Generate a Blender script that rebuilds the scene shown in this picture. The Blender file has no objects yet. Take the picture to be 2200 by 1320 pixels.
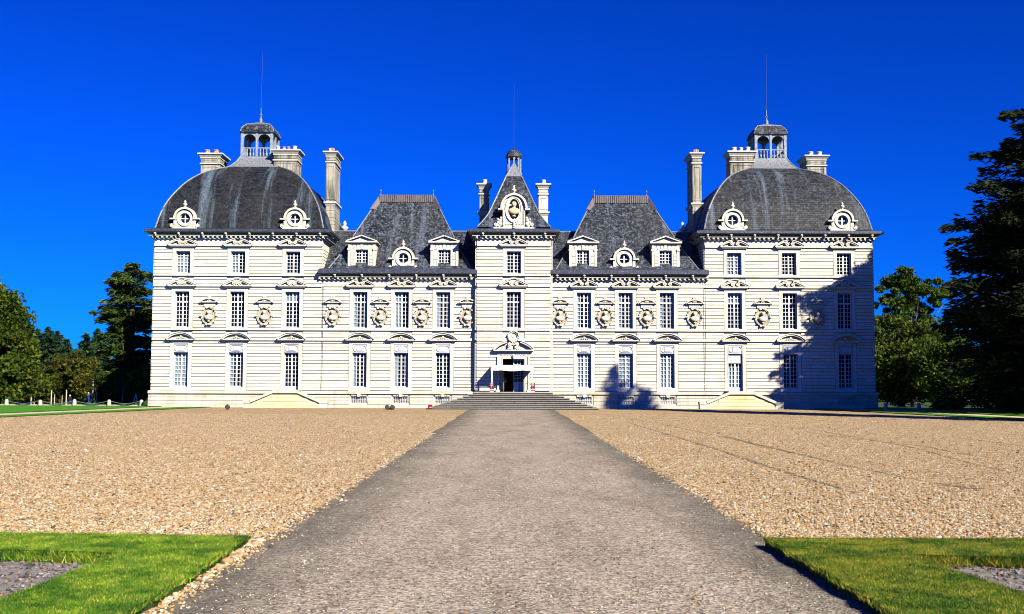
import bpy, bmesh, math, random
import numpy as np
from mathutils import Vector, Matrix, Euler

# ------------------------------------------------------------------ camera, sky, sun, exposure
random.seed(7); np.random.seed(7)
scene = bpy.context.scene
R = math.radians
CAM = Vector((-0.285, -78.0, 1.75)); FPX = 2340.0
PITCH = math.atan(164.5 / FPX); YAW = -math.atan(5.0 / FPX); ROLL = R(0.17)
cam = bpy.data.cameras.new("camera"); cam_o = bpy.data.objects.new("camera", cam)
scene.collection.objects.link(cam_o)
cam.sensor_width = 36.0; cam.lens = 36.0 * FPX / 2200.0; cam.clip_end = 3000.0; cam.clip_start = 0.1
CM = Matrix.Rotation(YAW, 3, 'Z') @ Matrix.Rotation(R(90) + PITCH, 3, 'X') @ Matrix.Rotation(ROLL, 3, 'Z')
cam_o.matrix_world = Matrix.Translation(CAM) @ CM.to_4x4()
scene.camera = cam_o

SUN = Vector((0.72, -1.0, 0.80)).normalized()          # direction towards the sun
EL = math.asin(SUN.z); AZ = math.atan2(SUN.x, SUN.y)
world = bpy.data.worlds.new("World"); scene.world = world; world.use_nodes = True
wn = world.node_tree; wn.nodes.clear()
sky = wn.nodes.new('ShaderNodeTexSky'); sky.sky_type = 'NISHITA'; sky.sun_disc = False
sky.sun_elevation = EL; sky.sun_rotation = AZ; sky.air_density = 1.0; sky.dust_density = 0.0; sky.ozone_density = 4.0
gam = wn.nodes.new('ShaderNodeGamma'); gam.inputs[1].default_value = 1.35
mul = wn.nodes.new('ShaderNodeMix'); mul.data_type = 'RGBA'; mul.blend_type = 'MULTIPLY'; mul.inputs[0].default_value = 1.0
mul.inputs[7].default_value = (0.0015, 0.052, 0.235, 1)
bg = wn.nodes.new('ShaderNodeBackground'); bg.inputs[1].default_value = 0.15
out = wn.nodes.new('ShaderNodeOutputWorld')
wn.links.new(sky.outputs[0], gam.inputs[0]); wn.links.new(gam.outputs[0], mul.inputs[6])
wn.links.new(mul.outputs[2], bg.inputs[0]); wn.links.new(bg.outputs[0], out.inputs[0])
sl = bpy.data.lights.new("sun", 'SUN'); sl.energy = 5.0; sl.angle = R(0.5); sl.color = (1.0, 0.93, 0.77)
so = bpy.data.objects.new("sun", sl); scene.collection.objects.link(so)
so.rotation_euler = SUN.to_track_quat('Z', 'Y').to_euler(); so.location = (60, -90, 70)
scene.view_settings.view_transform = 'Standard'; scene.view_settings.look = 'None'
scene.view_settings.gamma = 1.0; scene.view_settings.exposure = 1.0
scene.render.engine = 'CYCLES'
scene.cycles.diffuse_bounces = 1; scene.cycles.sample_clamp_indirect = 0.03; scene.cycles.pixel_filter_type = 'BLACKMAN_HARRIS'; scene.cycles.filter_width = 1.0

def ray(px, py):
    return CM @ Vector(((px - 1100) / FPX, -(py - 660) / FPX, -1.0))
def at(px, py, Y=0.0):
    d = ray(px, py); t = (Y - CAM.y) / d.y
    return CAM + d * t
def gz(py, px=390, Y=0.0): return at(px, py, Y).z
def gx(px, py, Y=0.0): return at(px, py, Y).x
def hip(px, py, x0, y0, k=1.0):
    """inset i and height z of a point on a hip running from corner (x0,y0) inward (x0+i, y0+k*i)."""
    d = ray(px, py); t = (y0 - CAM.y + k * (CAM.x - x0)) / (d.y - k * d.x)
    p = CAM + d * t
    return p.x - x0, p.z

# ------------------------------------------------------------------ node helpers
def mat(name, col=(.5, .5, .5), rough=.8, metal=0.0):
    m = bpy.data.materials.new(name); m.use_nodes = True
    b = m.node_tree.nodes['Principled BSDF']
    b.inputs['Base Color'].default_value = (*col, 1); b.inputs['Roughness'].default_value = rough
    b.inputs['Metallic'].default_value = metal; b.inputs['Specular IOR Level'].default_value = .5 if rough < .5 else .15
    return m
class NT:
    def __init__(s, m): s.t = m.node_tree; s.b = s.t.nodes['Principled BSDF']
    def n(s, ty, **kw):
        x = s.t.nodes.new(ty)
        for k, v in kw.items(): setattr(x, k, v)
        return x
    def l(s, a, b): s.t.links.new(a, b)
    def coord(s, scale=(1, 1, 1), gen='Object'):
        tc = s.n('ShaderNodeTexCoord'); mp = s.n('ShaderNodeMapping'); mp.inputs['Scale'].default_value = scale
        s.l(tc.outputs[gen], mp.inputs[0]); return mp.outputs[0]
    def noise(s, vec, scale, detail=4, rough=.6):
        x = s.n('ShaderNodeTexNoise'); x.inputs['Scale'].default_value = scale
        x.inputs['Detail'].default_value = detail; x.inputs['Roughness'].default_value = rough
        s.l(vec, x.inputs['Vector']); return x.outputs[0]
    def ramp(s, fac, stops, interp='LINEAR'):
        x = s.n('ShaderNodeValToRGB'); x.color_ramp.interpolation = interp
        e = x.color_ramp.elements
        while len(e) < len(stops): e.new(0.5)
        for i, (p, c) in enumerate(stops):
            e[i].position = p; e[i].color = (*c, 1) if len(c) == 3 else c
        s.l(fac, x.inputs[0]); return x.outputs[0]
    def mix(s, fac, a, b, mode='MIX'):
        x = s.n('ShaderNodeMix', data_type='RGBA', blend_type=mode)
        for sock, v in ((x.inputs[0], fac), (x.inputs[6], a), (x.inputs[7], b)):
            if hasattr(v, 'is_linked') or hasattr(v, 'node'): s.l(v, sock)
            elif isinstance(v, (int, float)): sock.default_value = v
            else: sock.default_value = (*v, 1)
        return x.outputs[2]
    def bump(s, h, strength=.5, dist=.02):
        x = s.n('ShaderNodeBump'); x.inputs['Strength'].default_value = strength; x.inputs['Distance'].default_value = dist
        s.l(h, x.inputs['Height']); s.l(x.outputs[0], s.b.inputs['Normal'])
    def col(s, o): s.l(o, s.b.inputs['Base Color'])
G = lambda v: (v, v, v)

def stone_mat(name, base=(.80, .765, .655), dirt=(.42, .38, .28), warm=(.80, .68, .42), amt=.5, lich=.25, th=(.55, .78), blk=(.86, .84, .78)):
    m = mat(name, base, .9); t = NT(m); v = t.coord()
    big = t.ramp(t.noise(v, .55, 5), [(.50, G(0)), (.72, G(1))])
    c = t.mix(t.mix(1.0, big, G(amt * .55), 'MULTIPLY'), base, warm)
    br = t.n('ShaderNodeTexBrick'); sep = t.n('ShaderNodeSeparateXYZ'); cmb = t.n('ShaderNodeCombineXYZ')
    t.l(v, sep.inputs[0]); t.l(sep.outputs[0], cmb.inputs[0]); t.l(sep.outputs[2], cmb.inputs[1]); t.l(cmb.outputs[0], br.inputs['Vector'])
    br.inputs['Scale'].default_value = 1; br.inputs['Brick Width'].default_value = .95; br.inputs['Row Height'].default_value = .243
    br.inputs['Mortar Size'].default_value = .004; br.inputs['Color1'].default_value = (1, 1, 1, 1)
    br.inputs['Color2'].default_value = (*blk, 1); br.inputs['Mortar'].default_value = (.55, .53, .48, 1)
    c = t.mix(.8, c, br.outputs[0], 'MULTIPLY')
    streak = t.ramp(t.noise(t.coord((3.5, 3.5, .35)), 1.0, 6, .65), [(th[0], G(0)), (th[1], G(1))])
    c = t.mix(t.mix(1.0, streak, G(lich), 'MULTIPLY'), c, dirt)
    fine = t.noise(v, 14, 4, .7); c = t.mix(.35, c, t.ramp(fine, [(.3, G(.72)), (.65, G(1.12))]), 'MULTIPLY')
    t.col(c); t.bump(fine, .5, .02); return m
def slate_mat(name, a, b, pale, streak=.5, patch=.4, xs=1.6):
    m = mat(name, a, .55); t = NT(m); v = t.coord()
    br = t.n('ShaderNodeTexBrick'); sep = t.n('ShaderNodeSeparateXYZ'); cmb = t.n('ShaderNodeCombineXYZ'); ad = t.n('ShaderNodeMath', operation='ADD')
    t.l(v, sep.inputs[0]); t.l(sep.outputs[0], ad.inputs[0]); t.l(sep.outputs[1], ad.inputs[1]); t.l(ad.outputs[0], cmb.inputs[0]); t.l(sep.outputs[2], cmb.inputs[1])
    t.l(cmb.outputs[0], br.inputs['Vector']); br.inputs['Scale'].default_value = 1; br.inputs['Brick Width'].default_value = .36
    br.inputs['Row Height'].default_value = .15; br.inputs['Mortar Size'].default_value = .012; br.inputs['Mortar Smooth'].default_value = .2
    br.inputs['Color1'].default_value = (*a, 1); br.inputs['Color2'].default_value = (*b, 1); br.inputs['Mortar'].default_value = (.012, .012, .013, 1); br.inputs['Bias'].default_value = -.2
    n2 = t.noise(v, 5.0, 5, .75)
    c = t.mix(t.mix(1.0, t.ramp(n2, [(.50, G(0)), (.66, G(1))]), G(patch), 'MULTIPLY'), br.outputs[0], pale)
    st = t.ramp(t.noise(t.coord((xs, xs * .12, .055)), 1.0, 6, .68), [(.53, G(0)), (.66, G(1))])
    st2 = t.mix(1.0, st, t.ramp(t.noise(v, 7, 4, .8), [(.35, G(.25)), (.6, G(1))]), 'MULTIPLY')
    c = t.mix(t.mix(1.0, st2, G(streak), 'MULTIPLY'), c, pale)
    br2 = t.ramp(t.noise(t.coord((.35, .35, .3)), 1.0, 3), [(.45, G(0)), (.7, G(1))])
    c = t.mix(t.mix(1.0, br2, G(.22), 'MULTIPLY'), c, (.06, .055, .045))
    t.col(c); t.bump(t.mix(.5, br.outputs[1], n2), .7, .02); return m
M = {}
M['stone'] = stone_mat('pale_limestone', (.82, .775, .65), dirt=(.44, .37, .24), amt=.65, lich=.34, th=(.50, .76), blk=(.78, .75, .66))
M['trim'] = stone_mat('carved_limestone', (.70, .67, .57), (.26, .235, .17), (.62, .53, .33), .6, .40, (.48, .70))
M['plinth'] = stone_mat('plinth_stone', (.66, .62, .52), (.30, .27, .22), (.66, .50, .28), 1.0, .6, (.48, .70), (.74, .72, .66))
M['stoop'] = stone_mat('yellow_ashlar', (.70, .60, .38), (.40, .33, .20), (.66, .42, .13), 1.3, .4)
M['old'] = stone_mat('weathered_chimney_stone', (.42, .40, .34), (.055, .055, .05), (.46, .41, .30), .8, .85, (.44, .64))
M['riser'] = stone_mat('dark_riser', (.07, .068, .06), (.02, .02, .018), (.09, .08, .06), .4, .9)  # much darker stone for the step risers
M['ochre'] = stone_mat('ochre_stained_shaded_stone', (.42, .36, .24), (.15, .12, .07), (.46, .36, .18), .9, .5)  # stained tympana; also puts shade of niches and soffits into the colour
M['step'] = stone_mat('grey_step_stone', (.26, .255, .24), (.05, .05, .045), (.36, .34, .28), .8, .9)
M['slate'] = slate_mat('dome_slate', (.006, .007, .011), (.024, .024, .030), (.12, .17, .22), .9, .18, 1.0)
M['slateR'] = slate_mat('grey_dome_slate', (.012, .013, .017), (.046, .047, .053), (.14, .18, .24), .75, .40, 1.3)
M['slate2'] = slate_mat('grey_slate', (.010, .012, .018), (.048, .051, .060), (.17, .21, .28), .5, .72, 1.6)
m = mat('lead', (.13, .15, .20), .45, .3); t = NT(m); n_ = t.noise(t.coord(), 6, 5, .7)
t.col(t.ramp(n_, [(.35, (.02, .025, .04)), (.6, (.07, .08, .12)), (.75, (.28, .30, .36))])); M['lead'] = m
m = mat('pale_lead', (.4, .42, .47), .5, .2); t = NT(m); n_ = t.noise(t.coord((5, 5, 1.2)), 2, 5, .7)
t.col(t.ramp(n_, [(.35, (.08, .09, .11)), (.55, (.24, .25, .28)), (.75, (.13, .12, .11))])); M['zinc'] = m
m = mat('lantern_paint', (.42, .45, .5), .6); t = NT(m); n_ = t.noise(t.coord(), 5, 5, .7)
t.col(t.ramp(n_, [(.3, (.12, .15, .19)), (.6, (.30, .34, .40)), (.8, (.24, .23, .22))])); M['lantern'] = m
M['white'] = mat('window_paint', (.74, .76, .79), .5)
M['panel'] = stone_mat('white_relief_panel', (.60, .62, .65), (.4, .4, .42), (.6, .6, .6), .2, .2)
m = mat('window_glass', (.012, .016, .022), .06); M['glass'] = m
nt = m.node_tree; b_ = m.node_tree.nodes['Principled BSDF']; tr = nt.nodes.new('ShaderNodeBsdfTransparent'); mx = nt.nodes.new('ShaderNodeMixShader')
tr.inputs[0].default_value = (.92, .96, .98, 1); mx.inputs[0].default_value = .16
nt.links.new(tr.outputs[0], mx.inputs[1]); nt.links.new(b_.outputs[0], mx.inputs[2]); nt.links.new(mx.outputs[0], nt.nodes['Material Output'].inputs[0])
M['dark'] = mat('dark_interior', (.012, .011, .010), .9)  # near-black sheets stand in for the shade of unlit rooms
m = mat('inner_blind', (.62, .68, .72), .8); t = NT(m); t.col(t.ramp(t.noise(t.coord((9, 9, 1)), 1.5, 3), [(.35, (.42, .50, .55)), (.65, (.72, .78, .82))])); M['blind'] = m
m = mat('slatted_blind', (.6, .62, .64), .6); M['slat'] = m
m = mat('terracotta', (.38, .13, .06), .8); t = NT(m); t.col(t.ramp(t.noise(t.coord(), 8, 4), [(.4, (.34, .10, .05)), (.65, (.55, .48, .4))])); M['pot'] = m
M['potwhite'] = mat('white_pot', (.62, .62, .60), .8)
M['iron'] = mat('dark_iron', (.035, .035, .04), .5, .5)
M['bars'] = mat('grey_iron_bars', (.45, .46, .48), .5, .2)
M['rod'] = mat('rod_metal', (.05, .08, .15), .7, .0)
m = mat('old_wood', (.16, .11, .05), .7); t = NT(m); t.col(t.ramp(t.noise(t.coord((8, 8, .8)), 2, 4), [(.3, (.07, .045, .02)), (.7, (.26, .18, .08))])); M['wood'] = m
M['canvas'] = mat('white_canvas', (.80, .80, .78), .8)
M['maroon'] = mat('maroon_panel', (.115, .008, .018), .4)
M['redpl'] = mat('red_plastic', (.20, .008, .015), .5)
M['black'] = mat('black_plastic', (.012, .012, .014), .4)
M['lens'] = mat('lamp_glass', (.05, .05, .06), .08)
M['print'] = mat('white_print', (.8, .78, .76), .6)
M['redstrip'] = mat('red_strip', (.5, .02, .05), .5)

# ------------------------------------------------------------------ mesh builder
class MB:
    def __init__(s, sx=1.0): s.v = []; s.f = []; s.mi = []; s.sm = []; s.sx = sx; s.m = 0; s.smooth = False
    def add(s, vs, fs):
        b = len(s.v); s.v += [(p[0] * s.sx, p[1], p[2]) for p in vs]
        for f in fs:
            f = tuple(b + i for i in f)
            s.f.append(f[::-1] if s.sx < 0 else f); s.mi.append(s.m); s.sm.append(s.smooth)
    def box(s, x0, x1, y0, y1, z0, z1):
        if x0 > x1: x0, x1 = x1, x0
        s.add([(x0, y0, z0), (x1, y0, z0), (x1, y1, z0), (x0, y1, z0), (x0, y0, z1), (x1, y0, z1), (x1, y1, z1), (x0, y1, z1)],
              [(0, 3, 2, 1), (4, 5, 6, 7), (0, 1, 5, 4), (1, 2, 6, 5), (2, 3, 7, 6), (3, 0, 4, 7)])
    def frus(s, x0, x1, y0, y1, z0, X0, X1, Y0, Y1, z1):
        s.add([(x0, y0, z0), (x1, y0, z0), (x1, y1, z0), (x0, y1, z0), (X0, Y0, z1), (X1, Y0, z1), (X1, Y1, z1), (X0, Y1, z1)],
              [(0, 3, 2, 1), (4, 5, 6, 7), (0, 1, 5, 4), (1, 2, 6, 5), (2, 3, 7, 6), (3, 0, 4, 7)])
    def prism(s, pts, y0, y1):            # polygon in XZ (ccw seen from -Y), extruded in Y
        n = len(pts)
        s.add([(x, y0, z) for x, z in pts] + [(x, y1, z) for x, z in pts],
              [tuple(range(n)), tuple(range(2 * n - 1, n - 1, -1))] + [(i, i + n, (i + 1) % n + n, (i + 1) % n) for i in range(n)])
    def ring(s, cx, cz, ra, rb, ia, ib, y0, y1, n=28, a0=0, a1=2 * math.pi):
        """elliptical ring (frame) in the XZ plane between outer (ra,rb) and inner (ia,ib) radii"""
        full = abs(a1 - a0 - 2 * math.pi) < 1e-6; k = n if full else n + 1
        A = [a0 + (a1 - a0) * i / n for i in range(k)]
        vs = []
        for y in (y0, y1):
            vs += [(cx + ra * math.cos(a), y, cz + rb * math.sin(a)) for a in A]
            vs += [(cx + ia * math.cos(a), y, cz + ib * math.sin(a)) for a in A]
        fs = []
        for i in range(n):
            j = (i + 1) % k
            o0, o1, i0, i1 = i, j, i + k, j + k
            fs += [(i0, i1, o1, o0), (i0 + 2 * k, o0 + 2 * k, o1 + 2 * k, i1 + 2 * k), (o0, o1, o1 + 2 * k, o0 + 2 * k), (i1, i0, i0 + 2 * k, i1 + 2 * k)]
        if not full: fs += [(0, 2 * k, 3 * k, k), (k - 1, 2 * k - 1, 4 * k - 1, 3 * k - 1)]
        s.add(vs, fs)
    def ribbon(s, pts, w, y0, y1):       # strip of width w along a polyline in XZ
        L = []; 
        for i, p in enumerate(pts):
            a = pts[max(0, i - 1)]; b = pts[min(len(pts) - 1, i + 1)]
            dx, dz = b[0] - a[0], b[1] - a[1]; q = math.hypot(dx, dz) or 1
            ww = w[i] if isinstance(w, (list, tuple)) else w
            L.append(((p[0] - dz / q * ww / 2, p[1] + dx / q * ww / 2), (p[0] + dz / q * ww / 2, p[1] - dx / q * ww / 2)))
        n = len(L); vs = []
        for y in (y0, y1): vs += [(a[0], y, a[1]) for a, b in L] + [(b[0], y, b[1]) for a, b in L]
        fs = []
        for i in range(n - 1):
            fs += [(i, i + n, i + n + 1, i + 1), (i + 2 * n, i + 1 + 2 * n, i + 1 + 3 * n, i + 3 * n), (i, i + 1, i + 1 + 2 * n, i + 2 * n), (i + n, i + 3 * n, i + 1 + 3 * n, i + 1 + n)]
        fs += [(0, 2 * n, 3 * n, n), (n - 1, 2 * n - 1, 4 * n - 1, 3 * n - 1)]
        s.add(vs, fs)
    def lathe(s, cx, cy, prof, n=12, sy=1.0, cap=True, rot=0):
        k = len(prof); vs = []
        for r, z in prof: vs += [(cx + r * math.cos(2 * math.pi * i / n + rot), cy + sy * r * math.sin(2 * math.pi * i / n + rot), z) for i in range(n)]
        fs = [(j * n + i, j * n + (i + 1) % n, (j + 1) * n + (i + 1) % n, (j + 1) * n + i) for j in range(k - 1) for i in range(n)]
        if cap: fs += [tuple(range(n - 1, -1, -1)), tuple((k - 1) * n + i for i in range(n))]
        s.add(vs, fs)
    def ball(s, cx, cy, cz, rx, ry, rz, n=10, k=7):
        vs = [(cx, cy, cz - rz)]
        for j in range(1, k):
            a = math.pi * j / k
            vs += [(cx + rx * math.sin(a) * math.cos(2 * math.pi * i / n), cy + ry * math.sin(a) * math.sin(2 * math.pi * i / n), cz - rz * math.cos(a)) for i in range(n)]
        vs.append((cx, cy, cz + rz)); fs = []
        for i in range(n): fs.append((0, 1 + (i + 1) % n, 1 + i))
        for j in range(k - 2):
            for i in range(n): fs.append((1 + j * n + i, 1 + j * n + (i + 1) % n, 1 + (j + 1) * n + (i + 1) % n, 1 + (j + 1) * n + i))
        b = 1 + (k - 2) * n
        for i in range(n): fs.append((b + i, b + (i + 1) % n, len(vs) - 1))
        s.add(vs, fs)
    def tube(s, pts, rad, n=8):
        pts = [Vector(p) for p in pts]; vs = []; k = len(pts)
        for i, p in enumerate(pts):
            d = (pts[min(i + 1, k - 1)] - pts[max(i - 1, 0)]).normalized()
            u = d.cross(Vector((0, 0, 1)) if abs(d.z) < .9 else Vector((1, 0, 0))).normalized(); w = d.cross(u)
            r = rad[i] if isinstance(rad, (list, tuple)) else rad
            vs += [tuple(p + (u * math.cos(2 * math.pi * j / n) + w * math.sin(2 * math.pi * j / n)) * r) for j in range(n)]
        fs = [(i * n + j, i * n + (j + 1) % n, (i + 1) * n + (j + 1) % n, (i + 1) * n + j) for i in range(k - 1) for j in range(n)]
        fs += [tuple(range(n - 1, -1, -1)), tuple((k - 1) * n + j for j in range(n))]
        s.add(vs, fs)
    def build(s, name, mats, parent=None, loc=(0, 0, 0), label=None):
        me = bpy.data.meshes.new(name); me.from_pydata(s.v, [], s.f)
        for mm in (mats if isinstance(mats, (list, tuple)) else [mats]): me.materials.append(mm)
        me.polygons.foreach_set('material_index', s.mi); me.polygons.foreach_set('use_smooth', s.sm)
        me.update(); o = bpy.data.objects.new(name, me); scene.collection.objects.link(o)
        o.location = loc
        if parent: o.parent = parent
        if label: o['label'] = label
        return o
def empty(name, loc, label, cat, group=None, rz=0):
    o = bpy.data.objects.new(name, None); scene.collection.objects.link(o); o.location = loc; o.rotation_euler = (0, 0, rz)
    o.empty_display_size = .3
    return tag(o, label, cat, group)
def tag(o, label, cat, group=None, kind=None):
    if label: o['label'] = label
    if cat: o['category'] = cat
    if group: o['group'] = group
    if kind: o['kind'] = kind
    return o
def copy_tree(o, parent=None, loc=None):
    c = o.copy(); scene.collection.objects.link(c); c.parent = parent
    if loc is not None: c.location = loc
    for ch in [k for k in bpy.data.objects if k.parent == o]: copy_tree(ch, c)
    return c
# ------------------------------------------------------------------ the chateau
CH = empty('chateau', (0, 0, 0), 'long symmetrical white limestone chateau with domed corner towers and slate roofs', 'chateau')
TX0, TX1, CX = 13.75, 25.85, 2.63
Z = dict(gtop=12.72, s3a=11.548, s3b=11.73, w3a=9.585, w3b=11.184, b3a=9.406, b3b=9.558, s2a=8.634, s2b=8.845,
         w2a=5.695, w2b=8.285, b2a=5.505, b2b=5.665, s1a=4.778, s1b=4.964, w1a=1.448, w1b=3.902, p1=1.2, p0=.99)
TC = [15.87, 19.82, 23.77]; WC = [5.05, 8.03, 11.0]
CYC = -.55                                                # plane of the central pavilion
HW, OW = .77, .515
SEG_T = [(Z['p1'], Z['s1a']), (Z['s1b'], Z['b2a']), (Z['b2b'], Z['s2a']), (Z['s2b'], Z['b3a']), (Z['b3b'], Z['s3a'])]
SEG_W = [(Z['p1'], Z['s1a']), (Z['s1b'], Z['b2a']), (Z['b2b'], 8.65)]

def intervals(x0, x1, blocks):
    r = []; c = x0
    for a, b in sorted(blocks):
        if a > c + 1e-4: r.append((c, a))
        c = max(c, b)
    if c < x1 - 1e-4: r.append((c, x1))
    return r
def facade(x0, x1, cols, yf, segs, strings, ztop, label):
    """cols: {x centre: [(half width, z0, z1) openings bottom to top]}; built at +x or -x as given."""
    b = MB(); hw = {c: max(HW, max(o[0] for o in ops)) for c, ops in cols.items()}
    iv = intervals(x0, x1, [(c - hw[c], c + hw[c]) for c in cols])
    for a, e in iv: b.box(a, e, yf + .02, yf + .5, -.3, ztop)
    for za, zb in [(zb_, zt_) for (_, zb_), (zt_, _2) in zip(segs[:-1], segs[1:])] + [(segs[-1][1], ztop)]:
        for a, e in iv: b.box(a, e, yf - .03, yf + .08, za, zb)
    for c, ops in cols.items():
        z = -.3
        for w, za, zb in ops:
            b.box(c - hw[c], c + hw[c], yf, yf + .5, z, za)
            b.box(c - hw[c], c - w, yf, yf + .5, za, zb); b.box(c + w, c + hw[c], yf, yf + .5, za, zb); z = zb
        b.box(c - hw[c], c + hw[c], yf, yf + .5, z, ztop)
    for za, zb in segs:
        n = max(1, round((zb - za) / .243)); h = (zb - za) / n
        for a, e in iv:
            for k in range(n):
                d = .06 if za + k * h > 1.6 or za > 2 else .085
                z0, z1 = za + k * h, za + (k + 1) * h
                b.add([(a + .02, yf - d, z0 + .046), (e - .02, yf - d, z0 + .046), (e - .02, yf - d, z1 - .004), (a + .02, yf - d, z1 - .004),
                       (a + .02, yf + .03, z0 + .040), (e - .02, yf + .03, z0 + .040), (e - .02, yf + .03, z1), (a + .02, yf + .03, z1)],
                      [(0, 1, 2, 3), (0, 4, 5, 1), (1, 5, 6, 2), (2, 6, 7, 3), (3, 7, 4, 0)])
    o = b.build('wall', M['stone'], CH, label=label)
    for za, zb, p in strings:
        s = MB(); s.box(x0 - .0, x1 + .0, yf - p - .04, yf + .03, za, zb); s.build('string_course', M['trim'], CH)
    for a, e in iv: s = MB(); s.box(a + .01, e - .01, yf - .13, yf + .02, 1.70, 1.76); s.build('base_moulding', M['trim'], CH)
    return o
def plinth(x0, x1, yf, cols, base_win):
    b = MB(); iv = intervals(x0, x1, [(c - .56, c + .56) for c in base_win])
    for a, e in iv: b.box(a, e, yf - .14, yf + .4, -.3, .99)
    for c in base_win: b.box(c - .56, c + .56, yf - .14, yf + .4, -.3, .33); b.box(c - .56, c + .56, yf - .14, yf + .4, .80, .99)
    for k, (za, zb) in enumerate([(-.2, .225), (.25, .475), (.50, .725), (.75, .97)]):
        ex = [(c - .66, c + .66) for c in base_win] if k in (1, 2, 3) else []
        for a, e in intervals(x0, x1, ex):
            d = (.235, .215, .20, .19)[k]
            b.box(a, e, yf - d, yf - .1, za, zb)
    b.build('plinth', M['plinth'], CH)
    s = MB(); s.box(x0, x1, yf - .31, yf + .03, Z['p0'], 1.15); s.frus(x0, x1, yf - .31, yf + .03, 1.15, x0, x1, yf - .12, yf + .03, 1.2)
    s.build('plinth_band', M['plinth'], CH)
def basement_window(c, yf):
    s = MB(); s.box(c - .56, c + .56, yf + .2, yf + .24, .3, .83)
    s2 = MB()
    for k in range(9): s2.box(c - .5 + k * .125 - .016, c - .5 + k * .125 + .016, yf - .13, yf - .10, .33, .80)
    s2.box(c - .55, c + .55, yf - .125, yf - .095, .55, .58)
    o = s.build('basement_window', M['dark'], CH); s2.build('window_bars', M['bars'], o)
    t = MB(); t.frus(c - .1, c + .1, yf - .30, yf - .1, .78, c - .14, c + .14, yf - .30, yf - .1, .985)
    for sgn in (-1, 1):
        for q in range(2):
            x = c + sgn * (.16 + q * .26); t.prism(sorted([(x - .11 * 1, .82), (x + .11, .82)]) + [(x + .13, .98), (x - .13, .98)], yf - .22, yf - .1)
    t.build('keystone', M['plinth'], o)

# --- windows (each one a part with its frame; the panes and a blind where there is one are sub-parts)
WTYPES = {}
def window_mesh(kind, w, h):
    b = MB(); f = .055; y0, y1 = -.03, .03
    b.box(-w, -w + f, y0, y1, 0, h); b.box(w - f, w, y0, y1, 0, h); b.box(-w + f, w - f, y0, y1, 0, f + .03); b.box(-w + f, w - f, y0, y1, h - f, h)
    b.box(-.05, .05, y0 - .02, y1, f, h - f)
    zb, rows, cuts = f + .03, None, []
    m = .034
    if kind == 'tall': rows = 8
    elif kind == 'transom':
        zt = h * .715; b.box(-w + f, w - f, y0 - .03, y1, zt - .05, zt + .05)
        cuts = [(f + .03, zt - .05, 6), (zt + .05, h - f, 2)]
    elif kind == 'low': rows = 6
    elif kind == 'door': b.box(-w + f, w - f, y0 + .005, y1, f, .30); cuts = [(.30, h - f, 8)]
    elif kind == 'dormer': rows = 6
    if rows: cuts = [(f + .03, h - f, rows)]
    for za, zc, n in cuts:
        for k in range(1, n):
            z = za + (zc - za) * k / n; b.box(-w + f, w - f, y0 + .01, y1 - .012, z - m / 2, z + m / 2)
    for s in (-1, 1): b.box(s * (w - f + .05) / 2 - m / 2, s * (w - f + .05) / 2 + m / 2, y0 + .006, y1 - .015, f, h - f)
    fr = b.build('window', M['white'], CH)
    g = MB(); g.box(-w + .02, w - .02, .004, .012, .02, h - .02); g.build('glass_pane', M['glass'], fr)
    return fr
def window(kind, w, h, x, y, z, blind=0):
    key = (kind, w, round(h, 3))
    if key not in WTYPES: WTYPES[key] = o = window_mesh(kind, w, h)
    else: o = copy_tree(WTYPES[key], CH)
    if key in WTYPES and WTYPES[key] is not o:                  # copies never inherit a blind
        for ch in [k for k in bpy.data.objects if k.parent == o and k.name.startswith('inner_blind')]: bpy.data.objects.remove(ch)
    o.location = (x, y, z)
    if blind:
        g = MB()
        if blind == 1: g.box(-w + .03, w - .03, .05, .07, .03, h - .03)
        elif blind == 2: g.box(-w + .03, w - .03, .05, .07, .03, h * .66)
        elif blind == 3: g.box(-w + .03, -w + .30, .05, .09, .03, h - .03); g.box(w - .25, w - .03, .05, .09, .03, h - .03)
        elif blind == 4: g.box(-w + .03, w - .03, .05, .07, h * .68, h - .03)
        elif blind == 5: g.box(-w + .03, -.02, .05, .07, .03, h - .03)
        g.build('inner_blind', M['blind'], o)
    return o

# --- carved trim, one mesh per kind, then copies
def volute(b, cx, cz, r, s, y0, y1, w=.055):
    pts = [(cx + s * (r * (1 - t / 15 * .8)) * math.cos(math.pi / 2 - t * .62), cz + (r * (1 - t / 15 * .8)) * math.sin(math.pi / 2 - t * .62)) for t in range(15)]
    b.ribbon(pts, w, y0, y1); b.ring(cx, cz, r * .34, r * .34, .001, .001, y0 - .02, y1, 10)
def mk_swan(half, h, hood=False):
    b = MB(); y0 = -.34
    b.box(-half + .06, half - .06, y0 + .04, .02, 0, .09); b.box(-half + .14, half - .14, y0 + .12, .02, -.07, 0)
    b.m = 1; b.prism([(-half + .2, .09), (half - .2, .09), (.35, h * .62), (-.35, h * .62)], -.13, .02); b.m = 0
    for s in (-1, 1):
        pts = []
        for k in range(11):
            t = k / 10; x = half - t * (half - .20); z = .08 + (h - .13) * (math.sin(t * math.pi / 2) ** (1.5 if hood else 1.05))
            pts.append((s * x, z))
        b.ribbon(pts, .11, y0 + .02, -.1)
        b.ribbon([(p[0], p[1] + .07) for p in pts], .05, y0 - .04, -.08)
        volute(b, s * .17, h - .21, .15, s, y0 - .03, -.1)
    if hood:
        A = [(-.52 + .104 * k, h + .06 + .10 * math.sin(math.pi * k / 10)) for k in range(11)]
        b.ribbon(A, .08, -.24, .02); b.prism([(-.62, h - .16), (.62, h - .16), (.46, h + .06), (-.46, h + .06)], -.14, .02)
    return b
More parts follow.
